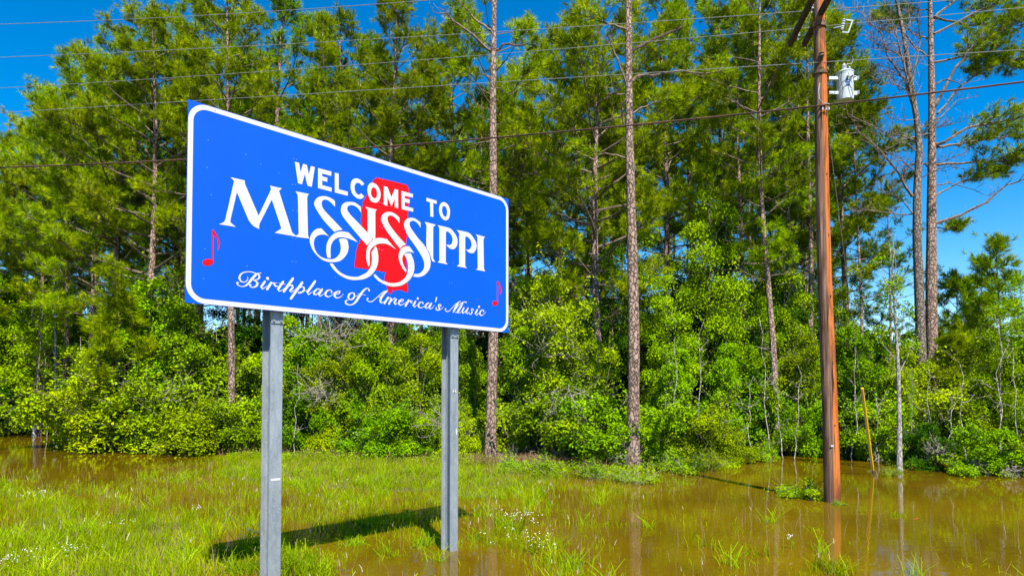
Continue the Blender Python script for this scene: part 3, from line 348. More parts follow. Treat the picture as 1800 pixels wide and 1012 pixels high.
SPECKS = [(213,1755),(623,1710),(205,1459),(251,1175),(794,1645),(1014,1595),(1196,1809),(1232,1811),(1185,1502),(1221,1510),(1195,1201),(1246,1204),(1192,877),(1235,871),(1195,596),(1238,602),(1198,302),(1248,308),(194,585),(186,269),(651,467),(1764,481),(2406,472),(2451,470),(2414,1870),(2459,1865),(2416,1554),(2462,1548),(2419,1238),(2455,1222),(2412,937),(2457,929),(2423,639),(2459,629),(2139,91),(3637,1837),(3692,1832),(3627,1536),(3671,1544),(3628,1229),(3629,931),(3706,934),(3641,636),(3685,641),(3643,322),(3708,320),(4174,1718),(4591,1746),(4591,1478),(4630,1164),(4643,872),(4656,633),(4201,462),(4618,318),(4047,940)]

# ================================================================== the setting: ground, water
# clumpiness of the grass in the flood: (bearing x, nearness y, how dense); interpolated over the ground
GCP = [(50,1000,1),(200,980,1),(350,990,.9),(430,1000,.5),(100,900,.8),(250,905,.8),(400,880,.55),(50,860,.3),(150,840,.10),(250,850,.28),(330,830,.6),(430,822,.9),(230,880,.35),(330,870,.4),(480,900,.45),(330,930,.8),(420,930,.6),
 (600,835,1),(700,845,1),(850,855,.85),(600,875,.65),(700,880,.55),(560,895,.5),(650,915,.5),(650,935,.2),(560,960,.2),(700,980,.06),(850,990,.08),(850,905,.3),(950,900,.35),(900,940,.45),
 (1000,880,.4),(1000,940,.22),(1000,1000,.45),(1100,900,.18),(1100,960,.12),(1200,950,.05),(1250,900,.08),(1300,1000,.10),(1350,960,.06),(1450,1000,.30),(1500,1000,.08),
 (1600,950,.01),(1700,900,0),(1750,1000,.04),(1600,880,0),(1300,850,.01),(1150,850,.12),(1050,840,.45),(950,830,.8),(60,800,0),(200,795,0),(100,770,0),(200,818,0),(260,815,.03),(300,805,.05),(330,818,.25),(100,828,.03),
 (1030,965,.4),(1100,990,.32),(-100,900,.9),(-100,1000,1),(-100,820,.1),(0,1100,1),(400,1100,1),(800,1100,.7),(1200,1100,.7),(1600,1100,.6),(1450,880,0),(1400,930,.05),(2000,950,.1)]
G_ = np.array(GCP, float)
def grass_density(X, Y):
    X = np.asarray(X, float); Y = np.maximum(np.asarray(Y, float), 3.0)
    a = 900+F_PX*X/Y; b = 686+F_PX*EYE/Y
    d2 = (a[..., None]-G_[:, 0])**2+((b[..., None]-G_[:, 1])*2.2)**2
    w = 1/(d2+300)**2
    return (w*G_[:, 2]).sum(-1)/w.sum(-1)
def vnoise(X, Y, s, seed=0):
    """smooth value noise for placing and relief"""
    r = np.random.RandomState(seed); T = r.rand(64, 64)
    x = np.asarray(X)*s; y = np.asarray(Y)*s
    xi = np.floor(x).astype(int); yi = np.floor(y).astype(int); fx = x-xi; fy = y-yi
    fx = fx*fx*(3-2*fx); fy = fy*fy*(3-2*fy)
    g = lambda i, j: T[i % 64, j % 64]
    return (g(xi, yi)*(1-fx)+g(xi+1, yi)*fx)*(1-fy)+(g(xi, yi+1)*(1-fx)+g(xi+1, yi+1)*fx)*fy
SHORE = [(-500, 36), (0, 35), (130, 34), (150, 25.5), (300, 24.8), (420, 24), (520, 22.6), (700, 21.8), (900, 21), (1100, 20.3), (1300, 20.6), (1330, 23.2), (1450, 22.5), (1520, 21), (1600, 18.6), (1700, 17.6), (1800, 16.6), (2300, 15)]
def shore_y(px): return np.interp(px, [s[0] for s in SHORE], [s[1] for s in SHORE])
def ground_z(X, Y):
    X = np.asarray(X, float); Y = np.asarray(Y, float)
    g = grass_density(X, Y)
    z = -.30+.315*np.clip((g-.35)/.45, 0, 1)+.05*(vnoise(X, Y, 1.3, 3)-.5)
    px = 900+F_PX*X/np.maximum(Y, 3)
    s = shore_y(px)
    right = np.clip((px-1310)/60, 0, 1)
    up = np.clip((Y-s)/3.0, 0, 1)
    z = np.where(Y > s-1, np.maximum(z, -.30+(.36-.16*right)*up), z)
    z = z+np.clip((6.5-Y)/5, 0, 1)**1.5*.8
    far = np.clip((Y-60)/60, 0, 1)*1.0
    return z+far
xs = np.concatenate([np.linspace(-600, -60, 14), np.linspace(-50, -16, 18), np.linspace(-15, 18, 110), np.linspace(19, 60, 20), np.linspace(70, 600, 14)])
ys = np.concatenate([np.linspace(-120, -10, 8), np.linspace(-8, 5, 14), np.linspace(5.3, 30, 130), np.linspace(31, 80, 26), np.linspace(90, 900, 18)])
XX, YY = np.meshgrid(xs, ys); ZZ = ground_z(XX, YY)
nx, ny = len(xs), len(ys)
idx = np.arange(nx*ny).reshape(ny, nx)
quads = np.stack([idx[:-1, :-1], idx[:-1, 1:], idx[1:, 1:], idx[1:, :-1]], -1).reshape(-1, 4)
g = link_mesh('ground', arr_mesh('ground', np.stack([XX, YY, ZZ], -1), quads, smooth=True), M['ground'], kind='structure')
wx = np.linspace(-300, 300, 3); wy = np.array([-4, 30, 120.])
WX, WY = np.meshgrid(wx, wy); i3 = np.arange(9).reshape(3, 3)
w = link_mesh('flood_water', arr_mesh('flood_water', np.stack([WX, WY, WX*0], -1), np.stack([i3[:-1, :-1], i3[:-1, 1:], i3[1:, 1:], i3[1:, :-1]], -1).reshape(-1, 4)), M['water'], kind='structure')

# ================================================================== the welcome sign
SIGN_A = 0.82026848
sign = thing('welcome_sign', 'large blue roadside welcome sign with white lettering on two steel posts', 'sign', (-3.388, 6.7507, 0), SIGN_A)
SZ, SW, SH = 3.2403, 4.880, 2.1285
def prism(name, polys, y_back, y_front, mat, parent, u0=0, v0=SZ):
    """polys: outline and holes (u, v in metres) -> thin raised solid on the sign face"""
    vec = [[Vector((x, z, 0)) for x, z in p] for p in polys]
    tris = tessellate_polygon(vec)
    pts = [p for poly in polys for p in poly]; n = len(pts)
    V = [(u0+x, y_front, v0+z) for x, z in pts]+[(u0+x, y_back, v0+z) for x, z in pts]
    t = []
    for a, b, c in tris:
        (ax, az), (bx, bz), (cx, cz) = pts[a], pts[b], pts[c]
        if (bx-ax)*(cz-az)-(bz-az)*(cx-ax) < 0: b, c = c, b
        t.append((a, b, c))
    q = []; o = 0
    for poly in polys:
        k = len(poly)
        for i in range(k): j = (i+1) % k; q.append((o+i, o+j, n+o+j, n+o+i))
        o += k
    mb = MB(); mb.add(V, q, t)
    return mb.build(name, mat, parent)
for k in range(4):
    mb = MB(); a = k*SW/4+(.0015 if k else 0); b = (k+1)*SW/4-(.0015 if k < 3 else 0)
    mb.box(a, b, -.005, 0, SZ, SZ+SH)
    mb.build('panel', M['blue'], sign)
mb = MB(); mb.box(.01, SW-.01, .0005, .004, SZ+.01, SZ+SH-.01); mb.build('backing_sheet', M['alu'], sign)
def rrect(x0, x1, z0, z1, r, k=9):
    out = []
    for cx, cz, a0 in ((x1-r, z1-r, 0), (x0+r, z1-r, 90), (x0+r, z0+r, 180), (x1-r, z0+r, 270)):
        for i in range(k+1):
            a = R(a0+90*i/k); out.append((cx+r*math.cos(a), cz+r*math.sin(a)))
    return out
prism('border', [rrect(.004, SW-.004, .004, SH-.004, .20), rrect(.056, SW-.056, .056, SH-.056, .15)], -.005, -.0065, M['white'], sign)
mm = lambda poly: [(x/1000, z/1000) for x, z in poly]
prism('state_map', [mm(MAP[0])], -.005, -.0062, M['red'], sign)
for i, g_ in enumerate(BIG): prism('letter', [mm(p) for p in g_], -.0062, -.0074-.0001*i, M['white'], sign)
for i, g_ in enumerate(WELCOME): prism('letter', [mm(p) for p in g_], -.0062, -.0074-.0001*i, M['white'], sign)
for i, g_ in enumerate(NOTE):
    n_ = prism('music_note', [mm(p) for p in g_], -.005, -.0064, M['red'], sign)
    hx, hz, hr, hv = [c/1000 for c in HEADS[i]]
    el = [(hx+hr*math.cos(R(a))*1.0, hz+hv*math.sin(R(a)+.25)) for a in range(0, 360, 15)]
    prism('note_head', [el], -.005, -.0069, M['red'], n_)
def pen(name, strokes, y0, mat, parent):
    mb = MB(); lay = 0
    for st in strokes:
        if len(st) == 1:
            x, z, w = [c/1000 for c in st[0]]
            mb.add([(x, y0-.002, SZ+z)]+[(x+w/2*math.cos(R(a)), y0-.002, SZ+z+w/2*math.sin(R(a))) for a in range(0, 360, 30)], [], [(0, i+1, (i+1) % 12+1) for i in range(12)])
            continue
        pts = [(x/1000, z/1000, w*.88/1000) for x, z, w in st]
        V = []; n = len(pts)
        for i, (x, z, w) in enumerate(pts):
            a = pts[max(0, i-1)]; b = pts[min(n-1, i+1)]; dx, dz = b[0]-a[0], b[1]-a[1]; l = math.hypot(dx, dz) or 1
            y = y0-.0004*lay-.00003*i
            V += [(x-dz/l*w/2, y, SZ+z+dx/l*w/2), (x+dz/l*w/2, y, SZ+z-dx/l*w/2)]
        mb.add(V, [(2*i, 2*i+1, 2*i+3, 2*i+2) for i in range(n-1)])
        for e in (0, n-1):                                # round stroke ends
            x, z, w = pts[e]; y = y0-.0004*lay-.0011-.0001*(e > 0)
            mb.add([(x, y, SZ+z)]+[(x+w*.40*math.cos(R(a)), y, SZ+z+w*.40*math.sin(R(a))) for a in range(0, 360, 45)], [], [(0, i+1, (i+1) % 8+1) for i in range(8)])
        lay += 1
    return mb.build(name, mat, parent)
for i, g_ in enumerate(SCRIPT): pen('script_letter', g_, -.0066-.0002*(i % 2), M['white'], sign)
for x, z in SPECKS:
    mb = MB(); mb.lathe((x/1000, -.004, SZ+z/1000), [(.006, 0), (.006, .0022), (.003, .0036)], 8, (0, -1, 0)); mb.build('rivet', M['rivet'], sign)
for k in range(3):                                        # rivets along the white border, top and bottom
    for zz in (SH-.03, .03):
        for x in (.28+k*1.6, .85+k*1.6, 1.35+k*1.6):
            if x < SW-.1:
                mb = MB(); mb.lathe((x, -.005, SZ+zz), [(.006, 0), (.006, .0025), (.003, .0032)], 8, (0, -1, 0)); mb.build('border_rivet', M['bolt'], sign)
for zz in (.25, 1.06, 1.88):                              # horizontal stiffeners behind the panels
    mb = MB(); mb.box(.02, SW-.02, .005, .012, SZ+zz-.03, SZ+zz+.03); mb.box(.02, SW-.02, .012, .055, SZ+zz-.004, SZ+zz+.004); mb.box(.02, SW-.02, .055, .062, SZ+zz-.03, SZ+zz+.03)
    mb.build('stiffener', M['alu'], sign)
def ibeam(mb, cx, y0, w, d, tf, tw, z0, z1):
    mb.box(cx-w/2, cx+w/2, y0, y0+tf, z0, z1); mb.box(cx-w/2, cx+w/2, y0+d-tf, y0+d, z0, z1)
    mb.box(cx-tw/2, cx+tw/2, y0+tf, y0+d-tf, z0, z1)
for cx, sticker in ((1.045, 0), (3.80, 1)):
    mb = MB(); ibeam(mb, cx, .064, .150, .200, .009, .008, -.9, SZ-.075)
    pst = mb.build('post', M['galv'], sign)
    mb = MB(); ibeam(mb, cx, .064, .150, .200, .009, .008, SZ-.070, SZ+SH-.15); mb.build('post_top', M['galv'], sign)
    mb = MB(); mb.box(cx-.074, cx+.074, .054, .0635, SZ-.135, SZ-.015); mb.box(cx-.074, cx+.074, .2645, .274, SZ-.135, SZ-.015)
    pl = mb.build('splice_plate', M['galv'], sign)
    for dx in (-.045, .045):
        for dz in (-.105, -.042):
            mb = MB(); mb.lathe((cx+dx, .054, SZ+dz), [(.017, 0), (.017, .004), (.0125, .0045), (.0125, .014)], 6, (0, -1, 0)); mb.build('bolt', M['bolt'], pl)
    if not sticker:
        mb = MB(); mb.box(cx-.055, cx+.060, .0615, .0639, 1.295, 1.322); mb.build('sticker', M['white'], pst)
    else:
        mb = MB(); mb.box(cx-.03, cx+.03, .0615, .0639, 2.30, 2.345); s_ = mb.build('sticker', M['white'], pst)
        mb = MB()
        mb.add([(cx-.022, .061, 2.303), (cx+.022, .061, 2.303), (cx, .061, 2.3225)], [], [(0, 1, 2)]); mb.add([(cx-.022, .061, 2.342), (cx, .061, 2.3225), (cx+.022, .061, 2.342)], [], [(0, 1, 2)])
        mb.build('hole_mark', M['arm'], pst)
        mb = MB(); mb.add([(cx+.028, .061, 1.70), (cx+.05, .061, 1.68), (cx+.052, .061, 1.76), (cx+.03, .061, 1.78)], [(0, 1, 2, 3)]); mb.build('paint_chip', M['white'], pst)

# ================================================================== utility pole and its gear
PY = 13.8
pb = P(1463, 880, PY); pb.z = 0
top = P(1436, -45, PY)
pole = thing('utility_pole', 'tall wooden utility pole, orange and grey, standing in the flood at right', 'utility pole', (pb.x, pb.y, 0))
loc = lambda w: tuple(Vector(w)-Vector((pb.x, pb.y, 0)))
mb = MB(); n = 28
rnd = random.Random(5)
pts = []; rad = []
for i in range(n+1):
    t = i/n; p = Vector((0, 0, -1.0)).lerp(Vector(loc(top)), t); p.x += .018*math.sin(t*9)
    pts.append(p); rad.append((.165-.050*t)*(1+rnd.uniform(-.015, .015)))
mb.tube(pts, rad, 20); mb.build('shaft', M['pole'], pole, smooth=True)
def on_pole(py):                                          # centre of the pole at picture height py
    t = (880-py)/(880+45); return pb.lerp(top, t)
# crossarms square to the line: they run towards and away from the viewer
ax = on_pole(30)
arm_far = Vector((ax.x+.05, ax.y+1.15, ax.z)); arm_near = Vector((ax.x-.33, ax.y-1.15, ax.z))
for sx in (-.165, .165):
    mb = MB(); a = arm_far+Vector((sx, 0, 0)); b = arm_near+Vector((sx, 0, 0))
    mb.bar(loc(a), loc(b), .095, .12); mb.build('crossarm', M['arm'], pole)
    mb = MB(); mb.bar(loc(on_pole(75)+Vector((sx*.9, 0, 0))), loc(a.lerp(b, .22)-Vector((0, 0, .06))), .03, .008); mb.build('brace', M['iron'], pole)
mb = MB(); mb.lathe(loc(on_pole(48)), [(.155, -.05), (.155, .05)], 16); mb.build('band', M['iron'], pole)
mb = MB(); mb.lathe(loc(on_pole(133)), [(.150, -.03), (.152, .03)], 16); mb.build('band', M['iron'], pole)
mb = MB(); mb.lathe(loc(on_pole(105)+Vector((-.02, -.15, 0))), [(.03, -.06), (.055, -.03), (.04, 0), (.055, .03), (.03, .06)], 10); mb.build('spool_insulator', M['iron'], pole)
ins_pos = []
for t in (.03, .50, .97):
    c = arm_far.lerp(arm_near, t)+Vector((0, 0, .06))
    ins_pos.append(c+Vector((0, 0, .22)))
    mb = MB(); mb.lathe(loc(c), [(.012, 0), (.012, .08), (.045, .085), (.05, .11), (.03, .13), (.05, .15), (.045, .17), (.03, .19), (.03, .23)], 10); mb.build('insulator', M['porcelain'], pole)
# fused cutout on the right of the arms
cx = lambda px, py, dy=0: P(px, py, PY+dy)
cut = thing('fuse_cutout', 'small grey porcelain fuse cutout bracketed beside the top of the utility pole', 'fuse cutout', tuple(cx(1478, 45, .5)))
lc = lambda w: tuple(Vector(w)-cut.location)
mb = MB(); a = cx(1484, 34, .5); b = cx(1479, 56, .5); d = (b-a)
for i in range(6): pass
mb.lathe(lc(a), [(.03, 0), (.045, .02), (.03, .045), (.048, .07), (.03, .10), (.048, .13), (.03, .16), (.045, .19), (.03, .21), (.045, .24), (.03, .27)], 10, tuple(d)); mb.build('insulator', M['porcelain'], cut)
mb = MB(); mb.tube([lc(cx(1498, 38, .5)), lc(cx(1491, 58, .5))], .017, 8); mb.build('fuse_tube', M['porcelain'], cut)
mb = MB(); mb.bar(lc(cx(1484, 35, .5)), lc(cx(1500, 37, .5)), .02, .03); mb.bar(lc(cx(1480, 57, .5)), lc(cx(1491, 58, .5)), .03, .03); mb.bar(lc(cx(1464, 50, .4)), lc(cx(1482, 46, .5)), .03, .02); mb.build('bracket', M['galv'], cut)
# transformer
tr = thing('transformer', 'pale grey pole-mounted transformer can with bushing on top, hung from the utility pole', 'transformer', tuple(cx(1486, 178, .12)))
lt = lambda w: tuple(Vector(w)-tr.location)
ppm = F_PX/(PY+.12)
mb = MB(); mb.lathe((0, 0, 0), [(.150, 0), (.163, .012), (.165, .10), (.168, .55), (.172, .56), (.172, .585), (.165, .60)], 28); mb.build('tank', M['can'], tr, smooth=False)
mb = MB(); mb.lathe((0, 0, .60), [(.180, 0), (.180, .018), (.13, .05), (.04, .07)], 28); mb.build('lid', M['can'], tr)
mb = MB(); mb.lathe((-.03, -.03, .655), [(.05, 0), (.062, .02), (.045, .04), (.06, .06), (.042, .08), (.055, .10), (.03, .125), (.015, .15)], 12); mb.build('bushing', M['porcelain'], tr)
mb = MB(); mb.lathe((.09, -.02, .64), [(.02, 0), (.028, .02), (.028, .09), (.012, .11)], 8); mb.build('arrester', M['galv'], tr)
for zz in (.46, .14):
    mb = MB(); mb.box(-.36, -.15, -.035, .0, zz, zz+.065); mb.build('mounting_bracket', M['can'], tr)
    mb = MB(); mb.box(.15, .262, -.02, .02, zz-.01, zz+.075); mb.box(.262, .27, -.06, .06, zz-.01, zz+.075); mb.build('side_lug', M['can'], tr)
for k, a in enumerate((-100, -75, -50)):
    mb = MB(); c = (.166*math.cos(R(a)), .166*math.sin(R(a)), .46); mb.lathe(c, [(.02, 0), (.026, .02), (.016, .06)], 8, (math.cos(R(a)), math.sin(R(a)), 0)); mb.build('low_voltage_lug', M['porcelain'], tr)
mb = MB()                                                 # stencilled marks on the tank
for dz, wd in ((.40, .05), (.34, .085), (.285, .07)):
    V = []
    for i in range(5):
        a = R(-112)+i*wd/.168/4
        V += [(.1695*math.cos(a), .1695*math.sin(a), dz-.02), (.1695*math.cos(a), .1695*math.sin(a), dz+.02)]
    mb.add(V, [(2*i, 2*i+2, 2*i+3, 2*i+1) for i in range(4)])
mb.build('stencil', M['blueprint'], tr)
# jumper wires on the pole
def jumper(name, pts2, r, mat, label, dy=-.1):
    mb = MB(); w_ = [cx(x, y, dy) for x, y in pts2]
    o = thing(name, label, 'wire', tuple(w_[0])); 
    mb.tube([tuple(q-w_[0]) for q in w_], r, 5); mb.build('conductor', mat, o); return o
jumper('jumper_wire', [(1441, 146), (1439, 160), (1440, 174), (1447, 181), (1458, 183)], .009, M['porcelain'], 'white looped wire down the left side of the utility pole', -.22)
jumper('jumper_wire', [(1498, 98), (1500, 106), (1496, 113), (1490, 112), (1487, 116)], .006, M['conductor'], 'thin jumper curling from the neutral wire to the transformer bushing', .12)
jumper('jumper_wire', [(1480, 125), (1478, 140), (1482, 158), (1478, 180), (1470, 190), (1462, 193)], .007, M['arm'], 'dark lead hanging across the left of the transformer', -.08)
jumper('jumper_wire', [(1492, 128), (1494, 150), (1499, 165), (1492, 182), (1476, 186)], .007, M['arm'], 'dark lead hanging across the right of the transformer', -.08)
for i, px in enumerate((1446, 1452, 1457)):
    c = cx(px, 191, -.17); mb = MB(); mb.lathe(loc(c), [(.018, -.03), (.018, .03)], 8); mb.build('cable_clamp', M['porcelain'], pole)

tg = on_pole(783); mb = MB(); mb.box(tg.x-pb.x-.075, tg.x-pb.x-.02, -.168, -.160, tg.z-.018, tg.z+.018); mb.build('number_tag', M['porcelain'], pole)
for i_, z_ in enumerate((1.6, 2.9, 4.3, 5.6, 6.9)):
    q_ = pb.lerp(top, z_/top.z); mb = MB(); mb.box(q_.x-pb.x+.02, q_.x-pb.x+.04, -.168+.005*i_, -.135, z_, z_+.025); mb.build('staple', M['iron'], pole)
# overhead wires: each runs in the upright plane of the pole line
def wire(samples, z_off_y, r, mat, label, name='overhead_wire'):
    """samples: picture points (px, py) on the wire; the line passes over the pole"""
    dirx = -.20                                          # the line recedes to the left
    W = []
    for px, py in samples:
        # intersect the sight line with the wire's upright plane  Y = PY + z_off_y + dirx*(X - pb.x)
        u = (px-900)/F_PX; v = -(py-CY)/F_PX
        ry = math.cos(TILT)-v*math.sin(TILT); rz = math.sin(TILT)+v*math.cos(TILT)
        t = (PY+z_off_y-dirx*pb.x)/(ry-dirx*u)
        W.append((u*t, EYE+rz*t))
    X = np.array([a for a, _ in W]); Z = np.array([b for _, b in W])
    deg = 2 if len(W) > 2 else 1
    co = np.polyfit(X, Z, deg)
    if deg == 2 and co[0] < 0.0005: co = np.polyfit(X, Z, 1)
    def zf(x): return np.polyval(co, x)
    xe = np.linspace(-42, 34, 60)
    pts = [(x, PY+z_off_y+dirx*(x-pb.x), float(zf(x))) for x in xe]
    mb = MB(); mb.tube(pts, r, 5)
    o = mb.build(name, mat); tag(o, label, 'wire'); return o
wire([(0, 43), (400, 25), (750, 1)], -1.1, .007, M['conductor'], 'topmost thin overhead wire, crossing the upper left corner of the sky')
wire([(0, 101), (450, 81), (900, 54), (1430, 19)], 0, .007, M['conductor'], 'second overhead wire from the top, meeting the crossarm of the pole')
wire([(0, 155), (450, 127), (850, 97), (1430, 48)], 1.1, .007, M['conductor'], 'third overhead wire from the top, meeting the far end of the crossarm')
wire([(0, 197), (450, 173), (870, 146), (1440, 108)], -.14, .007, M['conductor'], 'fourth overhead wire, reaching the pole just above the transformer')
wire([(0, 296), (450, 270), (1070, 221), (1460, 197), (1800, 136)], -.17, .020, M['cable'], 'thick rusty brown cable, lowest of the lines across the picture')
# guy wire with its yellow guard
ga = P(1535, 835, 18.4); ga.z = 0.0
gt = on_pole(110)
guy = thing('guy_wire', 'thin guy wire from pole to anchor with bright yellow plastic guard at its foot', 'guy wire', tuple(ga))
lg = lambda w: tuple(Vector(w)-ga)
mb = MB(); mb.tube([lg(ga-Vector((0, 0, .3))), lg(gt)], .006, 5); mb.build('strand', M['conductor'], guy)
d_ = (gt-ga); 
mb = MB(); mb.tube([lg(ga+d_*.012), lg(ga+d_*.255)], [.042, .038], 8); mb.build('guard', M['yellow'], guy)
mb = MB(); mb.tube([lg(ga-Vector((-.0, 0, .25))), lg(ga+d_*.014)], .030, 8); mb.build('anchor_rod', M['arm'], guy)

# ================================================================== vegetation generators
def unit(v): return v/np.maximum(np.linalg.norm(v, axis=-1, keepdims=True), 1e-9)
def leaves_mesh(name, pos, nrm, size, rs, asp=.55):
    """one folded diamond leaf per position"""
    n = len(pos)
    nrm = unit(nrm)
    a = unit(np.cross(nrm, rs.randn(n, 3))); b = np.cross(nrm, a)
    s = (size*rs.uniform(.7, 1.3, n))[:, None]
    V = np.empty((n, 4, 3), np.float32)
    V[:, 0] = pos-a*s*.5; V[:, 1] = pos+b*s*asp*.5+nrm*s*.10; V[:, 2] = pos+a*s*.5-nrm*s*.08; V[:, 3] = pos-b*s*asp*.5+nrm*s*.10
    return arr_mesh(name, V.reshape(-1, 3), np.arange(n*4).reshape(n, 4))
def needles_mesh(name, pos, dr, rs, k=16, L=.20, w=.017, spread=.85):
    """a brush of k long needles at each twig tip"""
    n = len(pos)
    pos = np.repeat(pos, k, 0); dr = np.repeat(unit(dr), k, 0)
    back = rs.uniform(0, .16, (n*k, 1))
    d = unit(dr+rs.randn(n*k, 3)*spread*.62); base = pos-dr*back
    side = unit(np.cross(d, rs.randn(n*k, 3)))*w*.5
    ln = L*rs.uniform(.7, 1.15, (n*k, 1)); droop = np.array([0, 0, -1])*ln*.10
    V = np.empty((n*k, 3, 3), np.float32)
    V[:, 0] = base-side; V[:, 1] = base+side; V[:, 2] = base+d*ln+droop
    return arr_mesh(name, V.reshape(-1, 3), None, np.arange(n*k*3).reshape(-1, 3))

class Pine:
    """collects trunk, branches and needle tufts of one pine, in its own coordinates"""
    def __init__(s, seed): s.r = random.Random(seed); s.rs = np.random.RandomState(seed); s.tp = []; s.td = []; s.br = MB(); s.limbs = []
    def trunk(s, H, d, lean=(0, 0), wob=.12, k=12, z0=-.5, top=.08, pts=None):
        s.H = H; s.d = d
        n = 26
        ph = s.r.uniform(0, 6); ph2 = s.r.uniform(0, 6)
        s.curve = lambda z: Vector((lean[0]*z/H+wob*math.sin(z*.35+ph)*min(1, z/4), lean[1]*z/H+wob*math.cos(z*.28+ph2)*min(1, z/4), z))
        P_ = []; r_ = []
        for i in range(n+1):
            z = z0+(H-z0)*i/n; t = max(z, 0)/H
            rr = d/2*(max(0, 1-t)**.75*(1-top)+top)+(.035*math.exp(-max(z, 0)*2.2))
            P_.append(s.curve(z)); r_.append(rr*(1+s.r.uniform(-.045, .045)))
        s.tr = MB(); s.tr.tube(P_, r_, k)
    def rad_at(s, z): return s.d/2*(max(0, 1-z/s.H)**.75*.92+.08)
    def limb(s, pts, r0, r1, side=.5, tuft=True, dens=1.0, mb=None, sub_len=.55, start=.52, bare=False, tl=1.0):
        """one limb along pts with side twigs and tufts"""
        mb = mb or s.br; n = len(pts); L = sum((pts[i+1]-pts[i]).length for i in range(n-1))
        mb.tube(pts, [r0+(r1-r0)*i/(n-1) for i in range(n)], 5, cap=False)
        m = max(4, int(L*(1-start)*11*dens)) if tuft else max(4, int(L*4.2*dens))
        for i in range(m):
            t = start+(1-start)*(i+s.r.random())/m; f = t*(n-1); j = min(int(f), n-2); p = pts[j].lerp(pts[j+1], f-j); d = (pts[j+1]-pts[j]).normalized()
            side_v = Vector((s.r.gauss(0, 1), s.r.gauss(0, 1), s.r.gauss(.25, .6))); side_v -= d*side_v.dot(d)*.9
            if side_v.length < .1: continue
            dd = (d*.75+side_v.normalized()*.8+Vector((0, 0, .2))).normalized()
            l = sub_len*L**.5*s.r.uniform(.35, 1.0)*(1.25-t*.6)
            q = p+dd*l*.55; dd2 = (dd+Vector((s.r.gauss(0, .25), s.r.gauss(0, .25), .35))).normalized(); q2 = q+dd2*l*.45
            mb.tube([p, q, q2], [max(.006, r0*.28), .007, .004], 3, cap=False)
            if tuft:
                for tt, nt_ in (((q2, dd2), s.r.choice((3, 4, 5))), ((p.lerp(q, .8), dd), s.r.choice((0, 1, 2)))):
                    for _ in range(nt_):
                        o = Vector((s.r.gauss(0, .13), s.r.gauss(0, .13), s.r.gauss(.02, .07)))
                        s.tp.append(tuple(tt[0]+o)); s.td.append(tuple(tt[1]+o*4))
            elif bare:
                for _ in range(5):
                    e = Vector((s.r.gauss(0, 1), s.r.gauss(0, 1), s.r.gauss(.3, .8))).normalized()*l*s.r.uniform(.3, .6); f0 = (p.lerp(q, .5), q, q2)[s.r.randrange(3)]
                    mb.tube([f0, f0+e*.6, f0+e+Vector((0, 0, .06))], [.007, .005, .003], 3, cap=False)
        if tuft: s.tp.append(tuple(pts[-1])); s.td.append(tuple((pts[-1]-pts[-2]).normalized()))
    def path(s, p0, az, el, L, curl=.35, n=6, wob=.10):
        pts = [p0]; d = Vector((math.cos(az)*math.cos(el), math.sin(az)*math.cos(el), math.sin(el)))
        for i in range(n):
            d = (d+Vector((s.r.gauss(0, wob), s.r.gauss(0, wob), s.r.gauss(0, wob)+curl/n))).normalized(); pts.append(pts[-1]+d*L/n)
        return pts
    def crown(s, cb, Rr, per_m=4.3, lower=.55, own_limbs=False, dens=1.0, az_bias=None, zmax=None):
        z = cb; az = s.r.uniform(0, 6.28)
        H = s.H
        while z < H-.25 and (zmax is None or z < zmax):
            t = (z-cb)/(H-cb)
            L = Rr*min(1, lower+(1-lower)*t*2.6)*max(.10, (1-t**1.7))**.75*s.r.uniform(.65, 1.12)
            if s.r.random() < .09: L *= .4
            az += 2.4+s.r.uniform(-.4, .4); el = R(4+52*t**1.3+s.r.uniform(-10, 12))
            pts = s.path(s.curve(z), az, el, max(L, .3), curl=.30-.15*t)
            r0 = max(.014, min(s.rad_at(z)*.5, .010+.013*L))
            if own_limbs:
                mb = MB(); s.limb(pts, r0, .006, dens=dens, mb=mb); s.limbs.append(mb)
            else: s.limb(pts, r0, .006, dens=dens)
            z += 1/per_m*s.r.uniform(.5, 1.5)
        for _ in range(6): s.tp.append(tuple(s.curve(H)+Vector((s.r.gauss(0, .08), s.r.gauss(0, .08), s.r.uniform(-.4, .15))))); s.td.append((s.r.gauss(0, .3), s.r.gauss(0, .3), 1))
    def dead(s, z0, z1, n, L=(.5, 1.6)):
        for i in range(n):
            z = s.r.uniform(z0, z1); az = s.r.uniform(0, 6.28)
            pts = s.path(s.curve(z), az, R(s.r.uniform(-15, 25)), s.r.uniform(*L), curl=.05, n=4, wob=.2)
            s.limb(pts, .018, .004, tuft=False, bare=True, dens=.5)
    def build(s, root, bark, needle='needle', k=26, L=.25, w=.017, branch='branch'):
        kids = []
        kids.append((s.tr.build('trunk', M[bark], root, smooth=True), []))
        if s.br.n: kids.append((s.br.build('branches', M[branch], root, kind='stuff'), []))
        for mb in s.limbs: kids.append((mb.build('limb', M[branch], root), []))
        if s.tp:
            me = needles_mesh('needle_crown', np.array(s.tp), np.array(s.td), s.rs, k, L, w)
            kids.append((link_mesh('needles', me, M[needle], root, 'stuff'), []))
            # pale upright candles on some of the tips
            sel = s.rs.rand(len(s.tp)) < .10; tp = np.array(s.tp)[sel]; n = len(tp)
            if n:
                a = s.rs.rand(n)*6.28; sd = np.stack([np.cos(a), np.sin(a), a*0], -1)*.014
                V = np.empty((n, 3, 3)); V[:, 0] = tp-sd; V[:, 1] = tp+sd; V[:, 2] = tp+np.array([0, 0, .20])
                kids.append((link_mesh('candles', arr_mesh('candles', V.reshape(-1, 3), None, np.arange(n*3).reshape(-1, 3)), M['candle'], root, 'stuff'), []))
        return kids

